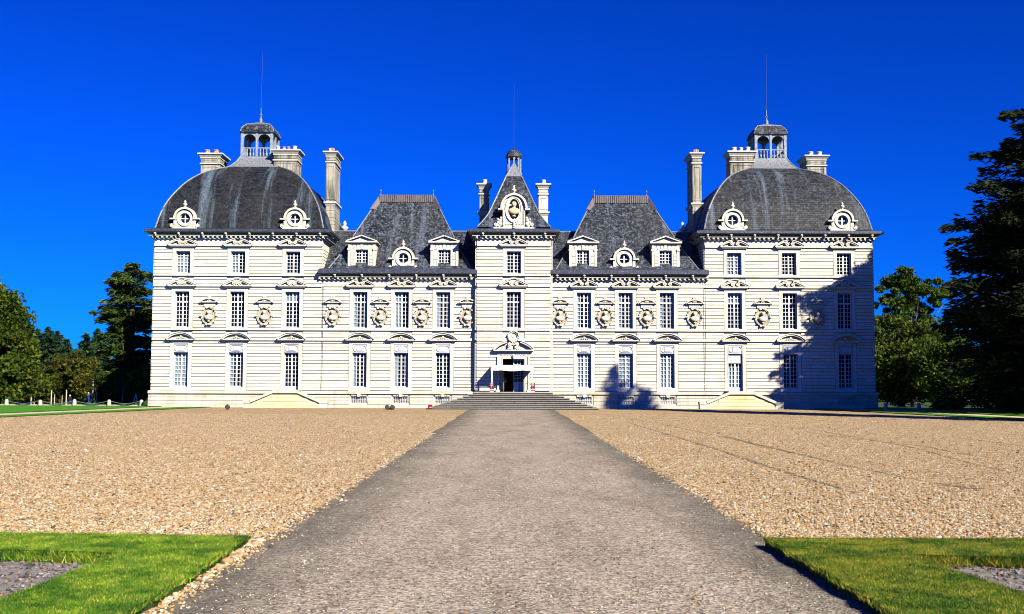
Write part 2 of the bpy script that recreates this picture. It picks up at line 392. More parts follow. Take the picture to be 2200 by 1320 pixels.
def mk_segm(half, h):
    b = MB(); y0 = -.36
    b.box(-half + .04, half - .04, y0 + .03, .02, 0, .075); b.box(-half + .12, half - .12, y0 + .12, .02, -.07, 0)
    Rr = (half * half + (h - .08) ** 2) / (2 * (h - .08)); cz = h - Rr
    arc = lambda q, d: [((Rr + d) * math.sin(a), cz + (Rr + d) * math.cos(a)) for a in [-q + 2 * q * k / 18 for k in range(19)]]
    q = math.asin(half / Rr)
    b.ribbon(arc(q, -.05), .10, y0 + .03, -.06); b.ribbon(arc(q * 1.0, .03), .06, y0 - .05, -.05)
    b.m = 1; b.prism([(-half + .25, .075), (half - .25, .075)] + [(x, z) for x, z in arc(q * .8, -.1)][::-1], -.12, .02); b.m = 0
    for k, (x, z, r) in enumerate([(0, .24, .10), (-.13, .17, .07), (.13, .17, .07), (-.26, .14, .055), (.26, .14, .055), (0, .12, .06), (-.38, .11, .04), (.38, .11, .04)]):
        b.ball(x, -.15, z, r, .09, r, 8, 5)
    return b
def mk_surround(h, top, panel=None, sill=.12):
    """flat architrave; origin at opening bottom centre; h opening height; top = height of architrave above bottom"""
    b = MB(); p = -.085
    b.box(-HW + .01, -OW, p, .02, -.0, top); b.box(OW, HW - .01, p, .02, 0, top)
    z1 = h if not panel else panel
    b.box(-OW, OW, p, .02, z1, top)
    for s in (-1, 1): b.box(s * (OW + .0), s * (OW + .05), p - .025, p + .01, 0, z1 + .05)
    b.box(-OW, OW, p - .025, p + .01, z1, z1 + .05)
    b.box(-HW + .005, HW - .005, p - .02, .02, -sill, 0)
    for s in (-1, 1): b.box(s * (HW - .01), s * (HW - .05), p - .012, p + .01, 0, top)
    return b
def mk_panel(h, top):
    b = MB(); b.box(-OW + .005, OW - .005, -.05, .02, h - .0, top)
    b.box(-OW + .02, OW - .02, -.10, -.04, h + .02, h + .045); b.box(-OW + .02, OW - .02, -.10, -.04, top - .045, top - .02)
    for s in (-1, 1): b.box(s * (OW - .02), s * (OW - .045), -.10, -.04, h + .02, top - .02)
    zc = (h + top) / 2; r = (top - h) / 2 - .1
    for s in (-1, 1):
        b.ring(s * .24, zc, r, r, r - .025, r - .025, -.10, -.04, 12, -math.pi / 2 if s > 0 else math.pi / 2, math.pi / 2 if s > 0 else 1.5 * math.pi)
        b.ball(s * .34, -.05, zc, .03, .03, .03, 6, 4); b.ball(s * .43, -.05, h + .09, .02, .02, .02, 6, 4); b.ball(s * .43, -.05, top - .09, .02, .02, .02, 6, 4)
    b.box(-.24, .24, -.10, -.04, zc + r - .025, zc + r); b.box(-.24, .24, -.10, -.04, zc - r, zc - r + .025)
    b.box(-.2, .2, -.09, -.04, zc - r + .07, zc + r - .07)
    return b
S1 = mk_surround(Z['w1b'] - Z['w1a'], Z['s1a'] - Z['w1a'] - .07, panel=4.56 - Z['w1a'], sill=.24)
S1D = mk_surround(Z['w1b'] - 1.22, Z['s1a'] - 1.22 - .07, panel=4.56 - 1.22, sill=.015)
S2 = mk_surround(Z['w2b'] - Z['w2a'], Z['s2a'] - Z['w2a'] - .07, sill=.03)
S3 = mk_surround(Z['w3b'] - Z['w3a'], Z['s3a'] - Z['w3a'] - .07, sill=.03)
PN = mk_panel(Z['w1b'] - Z['w1a'], 4.55 - Z['w1a'])
CACHE = {}
def part(key, mb, name, m, x, y, z, parent=None, label=None):
    if key in CACHE:
        o = CACHE[key].copy(); scene.collection.objects.link(o); o.parent = parent or CH
    else:
        o = mb.build(name, m, parent or CH); CACHE[key] = o
    o.location = (x, y, z)
    if label: o['label'] = label
    elif 'label' in o: del o['label']
    return o
SW3, SW2, SWW, SG = mk_swan(1.05, .47), mk_swan(1.05, .44, True), mk_swan(1.03, .47), mk_segm(1.02, .53)
BL = {}
def window_column(x, yf, floors, door=False, swan=None, g=0, f=0, t=0, gpanel=None):
    yw = yf + .19
    if 1 in floors:
        zb = 1.22 if door else Z['w1a']
        part('sd' if door else 's1', S1D if door else S1, 'window_surround', M['trim'] if 0 else M['stone'], x, yf, zb)
        part('pn', PN, 'relief_panel', M['panel'], x, yf, Z['w1a'])
        window('door' if door else 'tall', OW, Z['w1b'] - zb, x, yw, zb, g)
        part('sg', SG, 'segmental_pediment', [M['trim'], M['ochre']], x, yf - .02, Z['s1a'] + .01)
    if 2 in floors:
        part('s2', S2, 'window_surround', M['stone'], x, yf, Z['w2a'])
        window('transom', OW, Z['w2b'] - Z['w2a'], x, yw, Z['w2a'], f)
        part('sw2' if swan else 'sww', SW2 if swan else SWW, 'scrolled_pediment', [M['trim'], M['ochre']], x, yf - .02, Z['s2a'] + .01)
    if 3 in floors:
        part('s3', S3, 'window_surround', M['stone'], x, yf, Z['w3a'])
        window('low', OW, Z['w3b'] - Z['w3a'], x, yw, Z['w3a'], t)
        part('sw3', SW3, 'scrolled_pediment', [M['trim'], M['ochre']], x, yf - .02, Z['s3a'] + .01)
# --- medallions with busts
def mk_medallion():
    b = MB(); y = -.03                       # origin: centre of the oval
    b.ring(0, 0, .56, .63, .525, .595, -.12, .0, 32); b.ring(0, 0, .485, .56, .445, .53, -.09, .0, 32)
    b.m = 1; b.ring(0, 0, .44, .53, .001, .001, -.03, .0, 24); b.m = 0
    for a in range(0, 360, 45):
        b.ball(.54 * math.cos(R(a)), -.16, .61 * math.sin(R(a)), .075 if a % 90 == 0 else .05, .07, .06, 7, 5)
    for s in (-1, 1):
        volute(b, s * .16, .60, .09, s, -.2, -.05, .04); volute(b, s * .14, -.60, .09, s, -.2, -.05, .04)
        b.ball(s * .60, -.14, 0, .08, .08, .07, 7, 5)
        b.ball(s * .62, -.15, .98, .075, .09, .075, 8, 5); b.tube([(s * .60, -.12, 1.02), (s * .50, -.14, 1.12)], .05, 6)
    b.box(-.40, .40, -.09, 0, .66, .93); b.box(-.36, .36, -.105, -.08, .70, .72); b.box(-.36, .36, -.105, -.08, .88, .90)
    b.box(-.50, .50, -.24, 0, .95, 1.02)
    arc = [(.56 * math.sin(a), .98 + .26 * math.cos(a)) for a in [-1.5 + 3.0 * k / 14 for k in range(15)]]
    b.ribbon(arc, .08, -.26, -.02); b.prism([(-.45, 1.02), (.45, 1.02), (.28, 1.19), (0, 1.23), (-.28, 1.19)], -.10, 0)
    for x, z, r in ((0, 1.10, .08), (-.11, 1.08, .05), (.11, 1.08, .05), (-.05, 1.17, .05), (.06, 1.16, .05)): b.ball(x, -.15, z, r, .07, r, 7, 5)
    b.ring(0, 1.36, .12, .12, .065, .065, -.15, -.03, 14); b.ball(0, -.08, 1.36, .075, .06, .075, 8, 5)
    return b
def bust_mb(s=1.0, turn=0.0):
    """one continuous bust: lathe with changing width and depth, shaped shoulders, neck, face and hair"""
    prof = [(.03, -.36, .8), (.10, -.355, .8), (.10, -.32, .8), (.05, -.29, .8), (.06, -.25, .8), (.20, -.22, .6), (.27, -.15, .5), (.29, -.06, .5),
            (.27, .01, .5), (.16, .06, .6), (.075, .09, .9), (.068, .13, 1), (.095, .16, 1.1), (.118, .21, 1.1), (.125, .27, 1.1), (.118, .33, 1.1), (.08, .38, 1.1), (.0, .40, 1)]
    n = 14; vs = []; b = MB(); b.smooth = True
    for r, z, d in prof:
        tw = turn if z > .14 else 0
        for i in range(n):
            a = 2 * math.pi * i / n; x = r * math.cos(a); y = r * d * math.sin(a)
            if z > .19 and math.sin(a) < -.9: y -= .018 if .24 < z < .32 else .004      # nose and brow
            if .05 > z > -.22: x += turn * .02
            vs.append(((x * math.cos(tw) - y * math.sin(tw)) * s, (x * math.sin(tw) + y * math.cos(tw)) * s, z * s))
    k = len(prof)
    b.add(vs, [(j * n + i, j * n + (i + 1) % n, (j + 1) * n + (i + 1) % n, (j + 1) * n + i) for j in range(k - 1) for i in range(n)])
    return b
MED, B1, B2, B3 = mk_medallion(), bust_mb(1.1, .5), bust_mb(1.1, -.6), bust_mb(1.1, 0)
MZ = at(449, 679).z
def medallion(x, i):
    o = part('med', MED, 'medallion', [M['trim'], M['ochre']], x, -.055, MZ)
    k = i % 3; q = part('bust%d' % k, (B1, B2, B3)[k], 'bust', M['trim'], 0, -.17, -.03, parent=o)

# --- cornice: full slabs so that corners never overlap
def cornice(x0, x1, y0, y1, zt, gh, sides=True, consoles=()):
    p = lambda d: (x0 - d * (1 if sides in (True, 'L') else 0), x1 + d * (1 if sides in (True, 'R') else 0), y0 - d, y1 + d * (1 if sides is True else 0))
    g = MB(); g.box(*p(.64), zt - gh, zt); q = p(.60); r_ = p(.0)
    g.frus(q[0], q[1], q[2], q[3], zt, r_[0] + .0, r_[1], r_[2] + .05, r_[3], zt + .15)
    g.build('gutter', M['lead'], CH)
    b = MB(); zz = zt - gh
    b.m = 1; b.box(*p(.585), zz - .035, zz - .002); b.box(*p(.14), zz - .17, zz - .035); b.m = 0; b.box(*p(.35), zz - .26, zz - .185); b.box(*p(.20), zz - .185, zz - .17)  # ochre soffit and bed: warm shade under the gutter painted in
    b.m = 1; b.box(*p(.11), zz - .42, zz - .26); b.m = 0; b.box(*p(.16), zz - .45, zz - .42)
    P = p(.30); sp = .33
    n = int((x1 - x0 + .2) / sp); off = ((x1 - x0) - n * sp) / 2
    for k in range(n + 1):
        x = x0 + off + k * sp; b.box(x - .066, x + .066, y0 - .31, y0 - .1, zz - .395, zz - .29)
    if sides is True:
        m_ = int((y1 - y0) / sp)
        for k in range(m_):
            y = y0 + .15 + k * sp
            b.box(x0 - .31, x0 - .1, y - .066, y + .066, zz - .395, zz - .29); b.box(x1 + .1, x1 + .31, y - .066, y + .066, zz - .395, zz - .29)
    for x in consoles:
        b.box(x - .085, x + .085, y0 - .50, y0 - .1, zz - .16, zz - .035); b.ball(x, y0 - .50, zz - .11, .10, .085, .085, 8, 5); b.ball(x, y0 - .40, zz - .22, .08, .08, .08, 8, 5)
    if sides is True:
        for k in range(1, int((y1 - y0) / 1.85) + 1):
            y = y0 - .2 + k * 1.85
            for xa, xb in ((x0 - .5, x0 - .1), (x1 + .1, x1 + .5)): b.box(xa, xb, y - .085, y + .085, zz - .18, zz - .035)
    b.build('cornice', [M['trim'], M['ochre']], CH)

def smooth_prof(pts, sub=3):
    out = []
    for i in range(len(pts) - 1):
        p0 = pts[max(i - 1, 0)]; p1 = pts[i]; p2 = pts[i + 1]; p3 = pts[min(i + 2, len(pts) - 1)]
        for k in range(sub):
            t = k / sub
            out.append(tuple(.5 * (2 * p1[c] + (p2[c] - p0[c]) * t + (2 * p0[c] - 5 * p1[c] + 4 * p2[c] - p3[c]) * t * t + (-p0[c] + 3 * p1[c] - 3 * p2[c] + p3[c]) * t ** 3) for c in (0, 1)))
    out.append(pts[-1]); return out
def hipped(mb, x0, x1, y0, y1, prof, ky=1.0, kx=1.0, closed=True):
    """four smooth roof faces following (inset, z)"""
    mb.smooth = True
    def lim(i, w): return min(i, w)
    for side in range(4):
        vs = []
        for i, z in prof:
            ix, iy = i * kx, i * ky
            c = [(x0 + ix, y0 + iy, z), (x1 - ix, y0 + iy, z), (x1 - ix, y1 - iy, z), (x0 + ix, y1 - iy, z)]
            vs += [c[side], c[(side + 1) % 4]]
        mb.add(vs, [(2 * k, 2 * k + 1, 2 * k + 3, 2 * k + 2) for k in range(len(prof) - 1)])
    mb.smooth = False

DOME = [(0.0, 12.88), (.26, 13.94), (.61, 14.87), (1.17, 15.84), (1.82, 16.70), (2.67, 17.44), (3.53, 17.90), (4.1, 18.16), (4.55, 18.62), (4.82, 19.1)]
DOMEP = smooth_prof(DOME, 4)
def chimney(x0, x1, y0, y1, z0, z1, pots, ledge=None, name_label=None, potcols=None, m='old', panel=True):
    b = MB(); cap = .34
    b.box(x0, x1, y0, y1, z0, z1 - .02)
    b.m = 1; b.frus(x0 - .04, x1 + .04, y0 - .04, y1 + .04, z1 - cap, x0 - .22, x1 + .22, y0 - .22, y1 + .22, z1 - .10)
    b.box(x0 - .26, x1 + .26, y0 - .26, y1 + .26, z1 - .10, z1)
    b.box(x0 - .07, x1 + .07, y0 - .07, y1 + .07, z1 - cap - .06, z1 - cap + .001)
    zl = z1 - cap - .42; b.box(x0 - .09, x1 + .09, y0 - .09, y1 + .09, zl - .09, zl)
    b.m = 0; tops = [(zl + .08, z1 - cap - .12)]
    b.m = 1
    if ledge: b.box(x0 - .16, x1 + .16, y0 - .16, y1 + .16, ledge - .12, ledge); b.frus(x0 - .02, x1 + .02, y0 - .02, y1 + .02, ledge - .3, x0 - .13, x1 + .13, y0 - .13, y1 + .13, ledge - .12); tops.append((ledge + .18, zl - .25))
    elif panel: tops.append((zl - 1.6, zl - .2))
    b.m = 0
    for za, zb in tops:                                   # raised frames round the sunk panels
        if zb - za < .15: continue
        w = .11 if x1 - x0 < .9 else .16; t_ = .05 if zb - za > .5 else .02
        for yy in ((y0 - .035, y0 + .001),):
            b.box(x0 + .0, x0 + w, *yy, za, zb); b.box(x1 - w, x1, *yy, za, zb); b.box(x0 + w, x1 - w, *yy, zb - .12, zb); b.box(x0 + w, x1 - w, *yy, za, za + .12)
            if zb - za > .5: b.box(x0 + w + .08, x1 - w - .08, yy[0] + .015, yy[1], za + .2, zb - .2)
        for xx in ((x0 - .035, x0 + .001), (x1 - .001, x1 + .035)):
            b.box(*xx, y0, y0 + w, za, zb); b.box(*xx, y1 - w, y1, za, zb); b.box(*xx, y0 + w, y1 - w, zb - .12, zb); b.box(*xx, y0 + w, y1 - w, za, za + .12)
    if ledge:
        k = z0
        while k + .27 < ledge - .3: b.box(x0 - .025, x1 + .025, y0 - .025, y1 + .025, k + .03, k + .27); k += .27
    o = b.build('chimney', [M[m], M['trim']], CH, label=name_label)
    for (px_, r, h, mt) in pots:
        q = MB(); q.smooth = True; xx = x0 + (x1 - x0) * px_
        q.lathe(xx, y0 + .35, [(r * 1.1, z1), (r * .95, z1 + .05), (r * .85, z1 + h * .8), (r * .95, z1 + h * .85), (r * .95, z1 + h), (r * .6, z1 + h)], 10)
        q.build('chimney_pot', M[mt], o)
    return o
def urn(cx, cy, z, h, m='trim', parent=None, name='urn'):
    b = MB(); b.smooth = True
    b.lathe(cx, cy, [(h * .22, z), (h * .22, z + h * .06), (h * .1, z + h * .14), (h * .12, z + h * .2), (h * .27, z + h * .34), (h * .29, z + h * .46), (h * .16, z + h * .56),
                     (h * .10, z + h * .64), (h * .15, z + h * .72), (h * .13, z + h * .84), (h * .03, z + h)], 12)
    return b.build(name, M[m], parent or CH)

def oculus(x, y, zc, base, m='trim', R0=.64, big=False, sc=1.0):
    """round dormer; front at y, centre height zc, foot at base"""
    b = MB(); n = 40; ri = .37
    foot = zc - base
    def rad(a):
        c, s = math.cos(a), math.sin(a)
        if s >= 0: return R0
        return min(.74 / max(abs(c), 1e-6) if abs(c) > 1e-6 else 9, foot / abs(s)) if abs(s) > .02 else .70
    A = [2 * math.pi * i / n for i in range(n)]; Y0, Y1 = y, y + 2.0
    vs = [(rad(a) * math.cos(a), Y0, zc + rad(a) * math.sin(a)) for a in A] + [(ri * math.cos(a), Y0, zc + ri * math.sin(a)) for a in A]
    vs += [(rad(a) * math.cos(a), Y1, zc + rad(a) * math.sin(a)) for a in A] + [(ri * math.cos(a), Y0 + .3, zc + ri * math.sin(a)) for a in A]
    fs = []
    for i in range(n):
        j = (i + 1) % n; fs += [(i + n, j + n, j, i), (i, j, j + 2 * n, i + 2 * n), (j + n, i + n, i + 3 * n, j + 3 * n)]
    b.add([(v[0] + x, v[1], v[2]) for v in vs], fs)
    b.ring(x, zc, .56, .56, .39, .39, y - .07, y + .02, 28); b.ring(x, zc, .60, .60, .56, .56, y - .03, y + .02, 28)
    b.ring(x, zc + .02, .80, .80, .66, .66, y - .16, y + 1.6, 22, 0, math.pi)
    for s in (-1, 1):
        b.box(x + s * .64, x + s * 1.06, y - .16, y + .9, zc - .07, zc + .03)
        b.box(x + s * .62, x + s * .80, y - .05, y + 1.0, zc - .42, zc - .07)
        for k in range(2): b.box(x + s * .60, x + s * (.80 + .08 * k), y - .045, y + .8, base + .02 + (1 - k) * .22, base + .22 + (1 - k) * .22)
        bb = [(x + s * (.98 + 0), base + .16)]; volute(b, x + s * .90, base + .17, .14, s, y - .1, y + .3, .06)
    b.box(x - .9, x + .9, y - .08, y + .6, base - .06, base + .02)
    o = b.build('round_dormer', M[m], CH)
    w = MB(); w.ring(x, zc, .385, .385, .33, .33, y + .12, y + .17, 24); w.box(x - .04, x + .04, y + .11, y + .16, zc - .34, zc + .34); w.box(x - .34, x + .34, y + .125, y + .155, zc - .025, zc + .025)
    w.build('window', M['white'], o)
    g = MB(); g.ring(x, zc, .38, .38, .001, .001, y + .145, y + .15, 24); g.build('glass_pane', M['glass'], o)
    g = MB(); g.ring(x, zc, .5, .5, .001, .001, y + .29, y + .31, 20); g.build('dark_opening', M['dark'], o)
    urn(x, y - .02, zc + .80, .55, m, o, 'finial')
    return o

def tower(s, label_side, blinds, doorblind):
    cols = {}
    for k, c in enumerate(TC):
        lo = (OW, 1.22 if k == 0 else Z['w1a'], Z['w1b'])
        cols[s * c] = [lo, (OW, Z['w2a'], Z['w2b']), (OW, Z['w3a'], Z['w3b'])]
    xa, xb = sorted((s * TX0, s * TX1))
    STR = [(Z['s1a'], Z['s1b'], .13), (Z['b2a'], Z['b2b'], .14), (Z['s2a'], Z['s2b'], .13), (Z['b3a'], Z['b3b'], .14), (Z['s3a'], Z['s3b'], .13)]
    facade(xa, xb, cols, 0.0, SEG_T, STR, 12.5, 'white coursed wall of the %s domed tower' % label_side)
    b = MB()
    for x in (xa, xb - .5): b.box(x, x + .5, .5, 12.1, -.3, 12.5)
    for x0_ in (xa - .06, xb + .005):
        for za, zb in SEG_T:
            n = max(1, round((zb - za) / .243)); h = (zb - za) / n
            for k in range(n): b.box(x0_, x0_ + .055, .0, 12.1, za + k * h + .045, za + (k + 1) * h)
    b.box(xa + .5, xb - .5, 11.6, 12.1, -.3, 12.5)
    b.build('side_wall', M['stone'], CH)
    d = MB(); d.box(xa + .55, xb - .55, 1.3, 1.4, 0, 12.4); d.build('dark_backing', M['dark'], CH)
    plinth(xa - (.14 if s < 0 else 0), xb + (.14 if s > 0 else 0), 0.0, TC, [s * TC[2]] if s > 0 else [])
    if s > 0: basement_window(s * TC[2], 0.0)
    for k, c in enumerate(TC): window_column(s * c, 0.0, (1, 2, 3), door=(k == 0), swan=True, g=blinds[0][k], f=blinds[1][k], t=blinds[2][k])
    cons = [xa + .15 + (xb - xa - .3) * k / 7 for k in range(8)]
    cornice(xa, xb, 0.0, 12.1, Z['gtop'], .18, True, cons)
    r = MB(); hipped(r, xa, xb, 0, 12.1, DOMEP); roof = r.build('domed_roof', M['slate' if s < 0 else 'slateR'], CH, label='slate dome of the %s tower' % label_side)
    for cx_, cy_, dx, dy in ((xa, 0, 1, 1), (xb, 0, -1, 1), (xa, 12.1, 1, -1), (xb, 12.1, -1, -1)):
        q = MB(); q.tube([(cx_ + dx * i, cy_ + dy * i, z + .01) for i, z in DOMEP], .06, 6); q.build('hip_flashing', M['zinc'], roof)
    q = MB(); q.box(xa + 4.78, xb - 4.78, 4.78, 7.32, 18.98, 19.12)
    nz = [(i - .015, z + .012) for i, z in DOMEP if z > 18.1]
    hipped(q, xa, xb, 0, 12.1, nz); q.build('lead_neck', M['zinc'], roof)
    for c in (TC[0] - .08, TC[2] - .05 if s < 0 else TC[2] - .05): oculus(s * c, -.06, 13.55, 12.86)
    # lantern
    cx_, cy_, hw = s * 19.8, 6.05, 1.23; L = lambda y: gz(y, 549, 4.82)
    b = MB(); zf = L(338); b.box(cx_ - hw - .08, cx_ + hw + .08, cy_ - hw - .08, cy_ + hw + .08, zf - .18, zf)
    zt, zr, za = L(285), L(317.5), L(287)
    pw = .10
    for i in (-1, 0, 1):
        for j in (-1, 0, 1):
            if i == 0 and j == 0: continue
            x, y = cx_ + i * (hw - pw), cy_ + j * (hw - pw); b.box(x - pw * (.8 if i == 0 else 1), x + pw * (.8 if i == 0 else 1), y - pw * (.8 if j == 0 else 1), y + pw * (.8 if j == 0 else 1), zf, zt)
    span = (hw - pw) / 2; ar = span - .09; zc = za - ar - .04
    for i in (-1, 1):                                   # arch spandrels on the four sides
        for side in (-1, 1):
            for k in range(12):
                a0, a1 = math.pi * k / 12, math.pi * (k + 1) / 12
                P = [(ar * math.cos(a0), zc + ar * math.sin(a0)), (ar * math.cos(a1), zc + ar * math.sin(a1)), (ar * math.cos(a1) * 1.0, zt), (ar * math.cos(a0), zt)]
                cc = cx_ + i * span; yy = cy_ + side * (hw - pw)
                b.add([(cc + u, yy - .06, w) for u, w in P] + [(cc + u, yy + .06, w) for u, w in P], [(0, 1, 2, 3)[::-1], (4, 5, 6, 7), (0, 4, 5, 1)])
                cc = cy_ + i * span; xx = cx_ + side * (hw - pw)
                b.add([(xx - .06, cc + u, w) for u, w in P] + [(xx + .06, cc + u, w) for u, w in P], [(0, 1, 2, 3), (4, 5, 6, 7)[::-1], (0, 4, 5, 1)[::-1]])
    lan = b.build('lantern', M['lantern'], CH, label='open arcaded lantern on the %s dome' % label_side)
    b = MB(); b.smooth = True
    for side in (-1, 1):
        for k in range(-4, 5):
            if k == 0: continue
            u = k * .245 + (.02 if k > 0 else -.02)
            pr = [(.05, zf + .04), (.05, zf + .1), (.085, zf + .2), (.07, zf + .30), (.03, zf + .42), (.045, zf + .52), (.05, zr - .06)]
            b.lathe(cx_ + u, cy_ + side * (hw - .1), pr, 7); b.lathe(cx_ + side * (hw - .1), cy_ + u, pr, 7)
    b.smooth = False
    for side in (-1, 1):
        yy = cy_ + side * (hw - .1); b.box(cx_ - hw + .2, cx_ + hw - .2, yy - .06, yy + .06, zr - .06, zr + .02); b.box(cx_ - hw + .2, cx_ + hw - .2, yy - .05, yy + .05, zf, zf + .05)
        xx = cx_ + side * (hw - .1); b.box(xx - .06, xx + .06, cy_ - hw + .2, cy_ + hw - .2, zr - .06, zr + .02); b.box(xx - .05, xx + .05, cy_ - hw + .2, cy_ + hw - .2, zf, zf + .05)
    b.build('balustrade', M['lantern'], lan)
    e0 = L(282); e1 = L(263); ov = .10
    b = MB(); b.box(cx_ - hw - ov, cx_ + hw + ov, cy_ - hw - ov, cy_ + hw + ov, zt - .0, zt + .09)
    pr = smooth_prof([(0, zt + .09), (.03, zt + .25), (.10, zt + .42), (.22, zt + .58), (.40, zt + .72)], 3)
    hipped(b, cx_ - hw - .03, cx_ + hw + .03, cy_ - hw - .03, cy_ + hw + .03, pr); b.build('lantern_roof', M['slate2'], lan)
    b = MB(); w = hw - .34; z_ = zt + .70; b.box(cx_ - w - .05, cx_ + w + .05, cy_ - w - .05, cy_ + w + .05, z_, z_ + .07)
    b.frus(cx_ - w, cx_ + w, cy_ - w, cy_ + w, z_ + .07, cx_ - .1, cx_ + .1, cy_ - .1, cy_ + .1, L(255.5))
    for i in (-1, 1):
        for j in (-1, 1): b.tube([(cx_ + i * (hw + .03 - q_[0]), cy_ + j * (hw + .03 - q_[0]), q_[1]) for q_ in pr], .045, 6)
    b.build('lead_cap', M['zinc'], lan)
    b = MB(); b.smooth = True; z0 = L(256); z1 = gz(232, 549, 6.05)
    b.lathe(cx_, cy_, [(.14, z0 - .05), (.17, z0 + .05), (.10, z0 + .10), (.16, z0 + .18), (.13, z0 + .26), (.06, z0 + .36), (.04, z0 + .55), (.02, z1)], 10)
    for k in range(4): b.ball(cx_ + .07 * math.cos(k * math.pi / 2), cy_ + .07 * math.sin(k * math.pi / 2), z0 + .62, .04, .04, .05, 6, 4)
    b.build('finial', M['zinc'], lan)
    b = MB(); b.tube([(cx_, cy_, z1 - .05), (cx_ + .02, cy_, z1 + 2), (cx_ + .04, cy_, gz(113, 549, 6.05))], [.015, .012, .008], 6)
    b.build('lightning_rod', M['rod'], lan)
    # chimneys
    def C(xa_, xb_, *a, **k): 
        x0_, x1_ = sorted((s * xa_, s * xb_)); return chimney(x0_, x1_, *a, **k)
    C(23.0, 24.45, 6.3, 8.3, 16.2, at(453, 330, 6.3).z, [(.25, .24, .34, 'potwhite' if s > 0 else 'pot'), (.72, .24, .34, 'potwhite' if s > 0 else 'pot')], m='old')
    pots = [(.12, .16, .30, 'potwhite'), (.38, .15, .30, 'pot'), (.58, .15, .30, 'pot'), (.85, .19, .34, 'potwhite')] if s < 0 else [(.2, .22, .36, 'potwhite'), (.5, .19, .34, 'potwhite'), (.8, .22, .38, 'potwhite')]
    C(16.55, 18.3, 4.2, 5.7, 16.3, at(600, 322, 4.2).z, pots, m='old')
    C(13.72, 14.36, 4.6, 7.0, 9.5, at(706, 326, 4.6).z, [(.3, .12, .3, 'potwhite' if s < 0 else 'pot'), (.7, .12, .3, 'pot'), (.5, .12, .34, 'pot')], ledge=at(706, 434, 4.6).z, m='old')
    # double stoop in front of the garden door
    c = s * 15.95; b = MB(); yf = -1.6
    zt_ = 1.16
    b.prism([(c - 2.4, -.2), (c + 2.4, -.2), (c + 2.4, .38), (c + .85, zt_ - .16), (c - .85, zt_ - .16), (c - 2.4, .38)], yf, yf + .25)
    for k in range(1, 5):
        zz = -.05 + k * .245
        if zz < 1.0:
            e = 2.4 if zz < .38 else 2.4 - (zz - .38) / (zt_ - .54) * 1.55
            b.box(c - e + .03, c + e - .03, yf - .022, yf + .01, zz - .222, zz)
    b.box(c - .85, c + .85, yf + .25, -.02, -.2, zt_ - .1)
    for sg in (-1, 1):
        for k in range(6): b.box(c + sg * (.85 + k * .26), c + sg * (.85 + (k + 1) * .26), yf + .25, -.02, -.2, zt_ - .1 - (k + 1) * .16)
    o = b.build('garden_stoop', M['stoop'], CH)
    b = MB()
    b.ribbon([(c - 2.42, .46), (c - .86, zt_ - .04), (c + .86, zt_ - .04), (c + 2.42, .46)], .17, yf - .13, yf + .3)
    b.box(c - .9, c + .9, yf - .09, -.02, zt_ + .045, zt_ + .10)
    o2 = b.build('coping', M['plinth'], o)
    for sg in (-1, 1): b = MB(); b.box(c + sg * 2.4, c + sg * 2.93, yf - .05, yf + .5, -.2, .333); b.box(c + sg * 2.38, c + sg * 2.95, yf - .08, yf + .53, .33, .52); b.build('end_block', M['plinth'], o)
    # down pipe and joint line beside the wing
    b = MB(); b.tube([(s * (TX0 - .10), -.12, 9.5), (s * (TX0 - .10), -.10, 1.3)], .014, 6); b.build('down_pipe', M['zinc'], CH)
    for i, x in enumerate((17.85, 21.8)): medallion(s * x, i + (2 if s > 0 else 0))
tower(-1, 'left', [[0, 3, 1], [4, 0, 0], [0, 5, 1]], 0)
tower(1, 'right', [[2, 0, 0], [4, 0, 0], [1, 0, 0]], 1)
b = MB()
z0b, z1b = at(1581, 781).z, 3.89
for k in range(22): b.box(15.87 - .5 + k * .0465, 15.87 - .5 + k * .0465 + .036, .06, .09, z0b, z1b)
b.box(15.37, 16.37, .085, .10, z0b, z1b)
b.build('roller_blind', M['slat'], CH, label='slatted grey blind half lowered over the garden door')

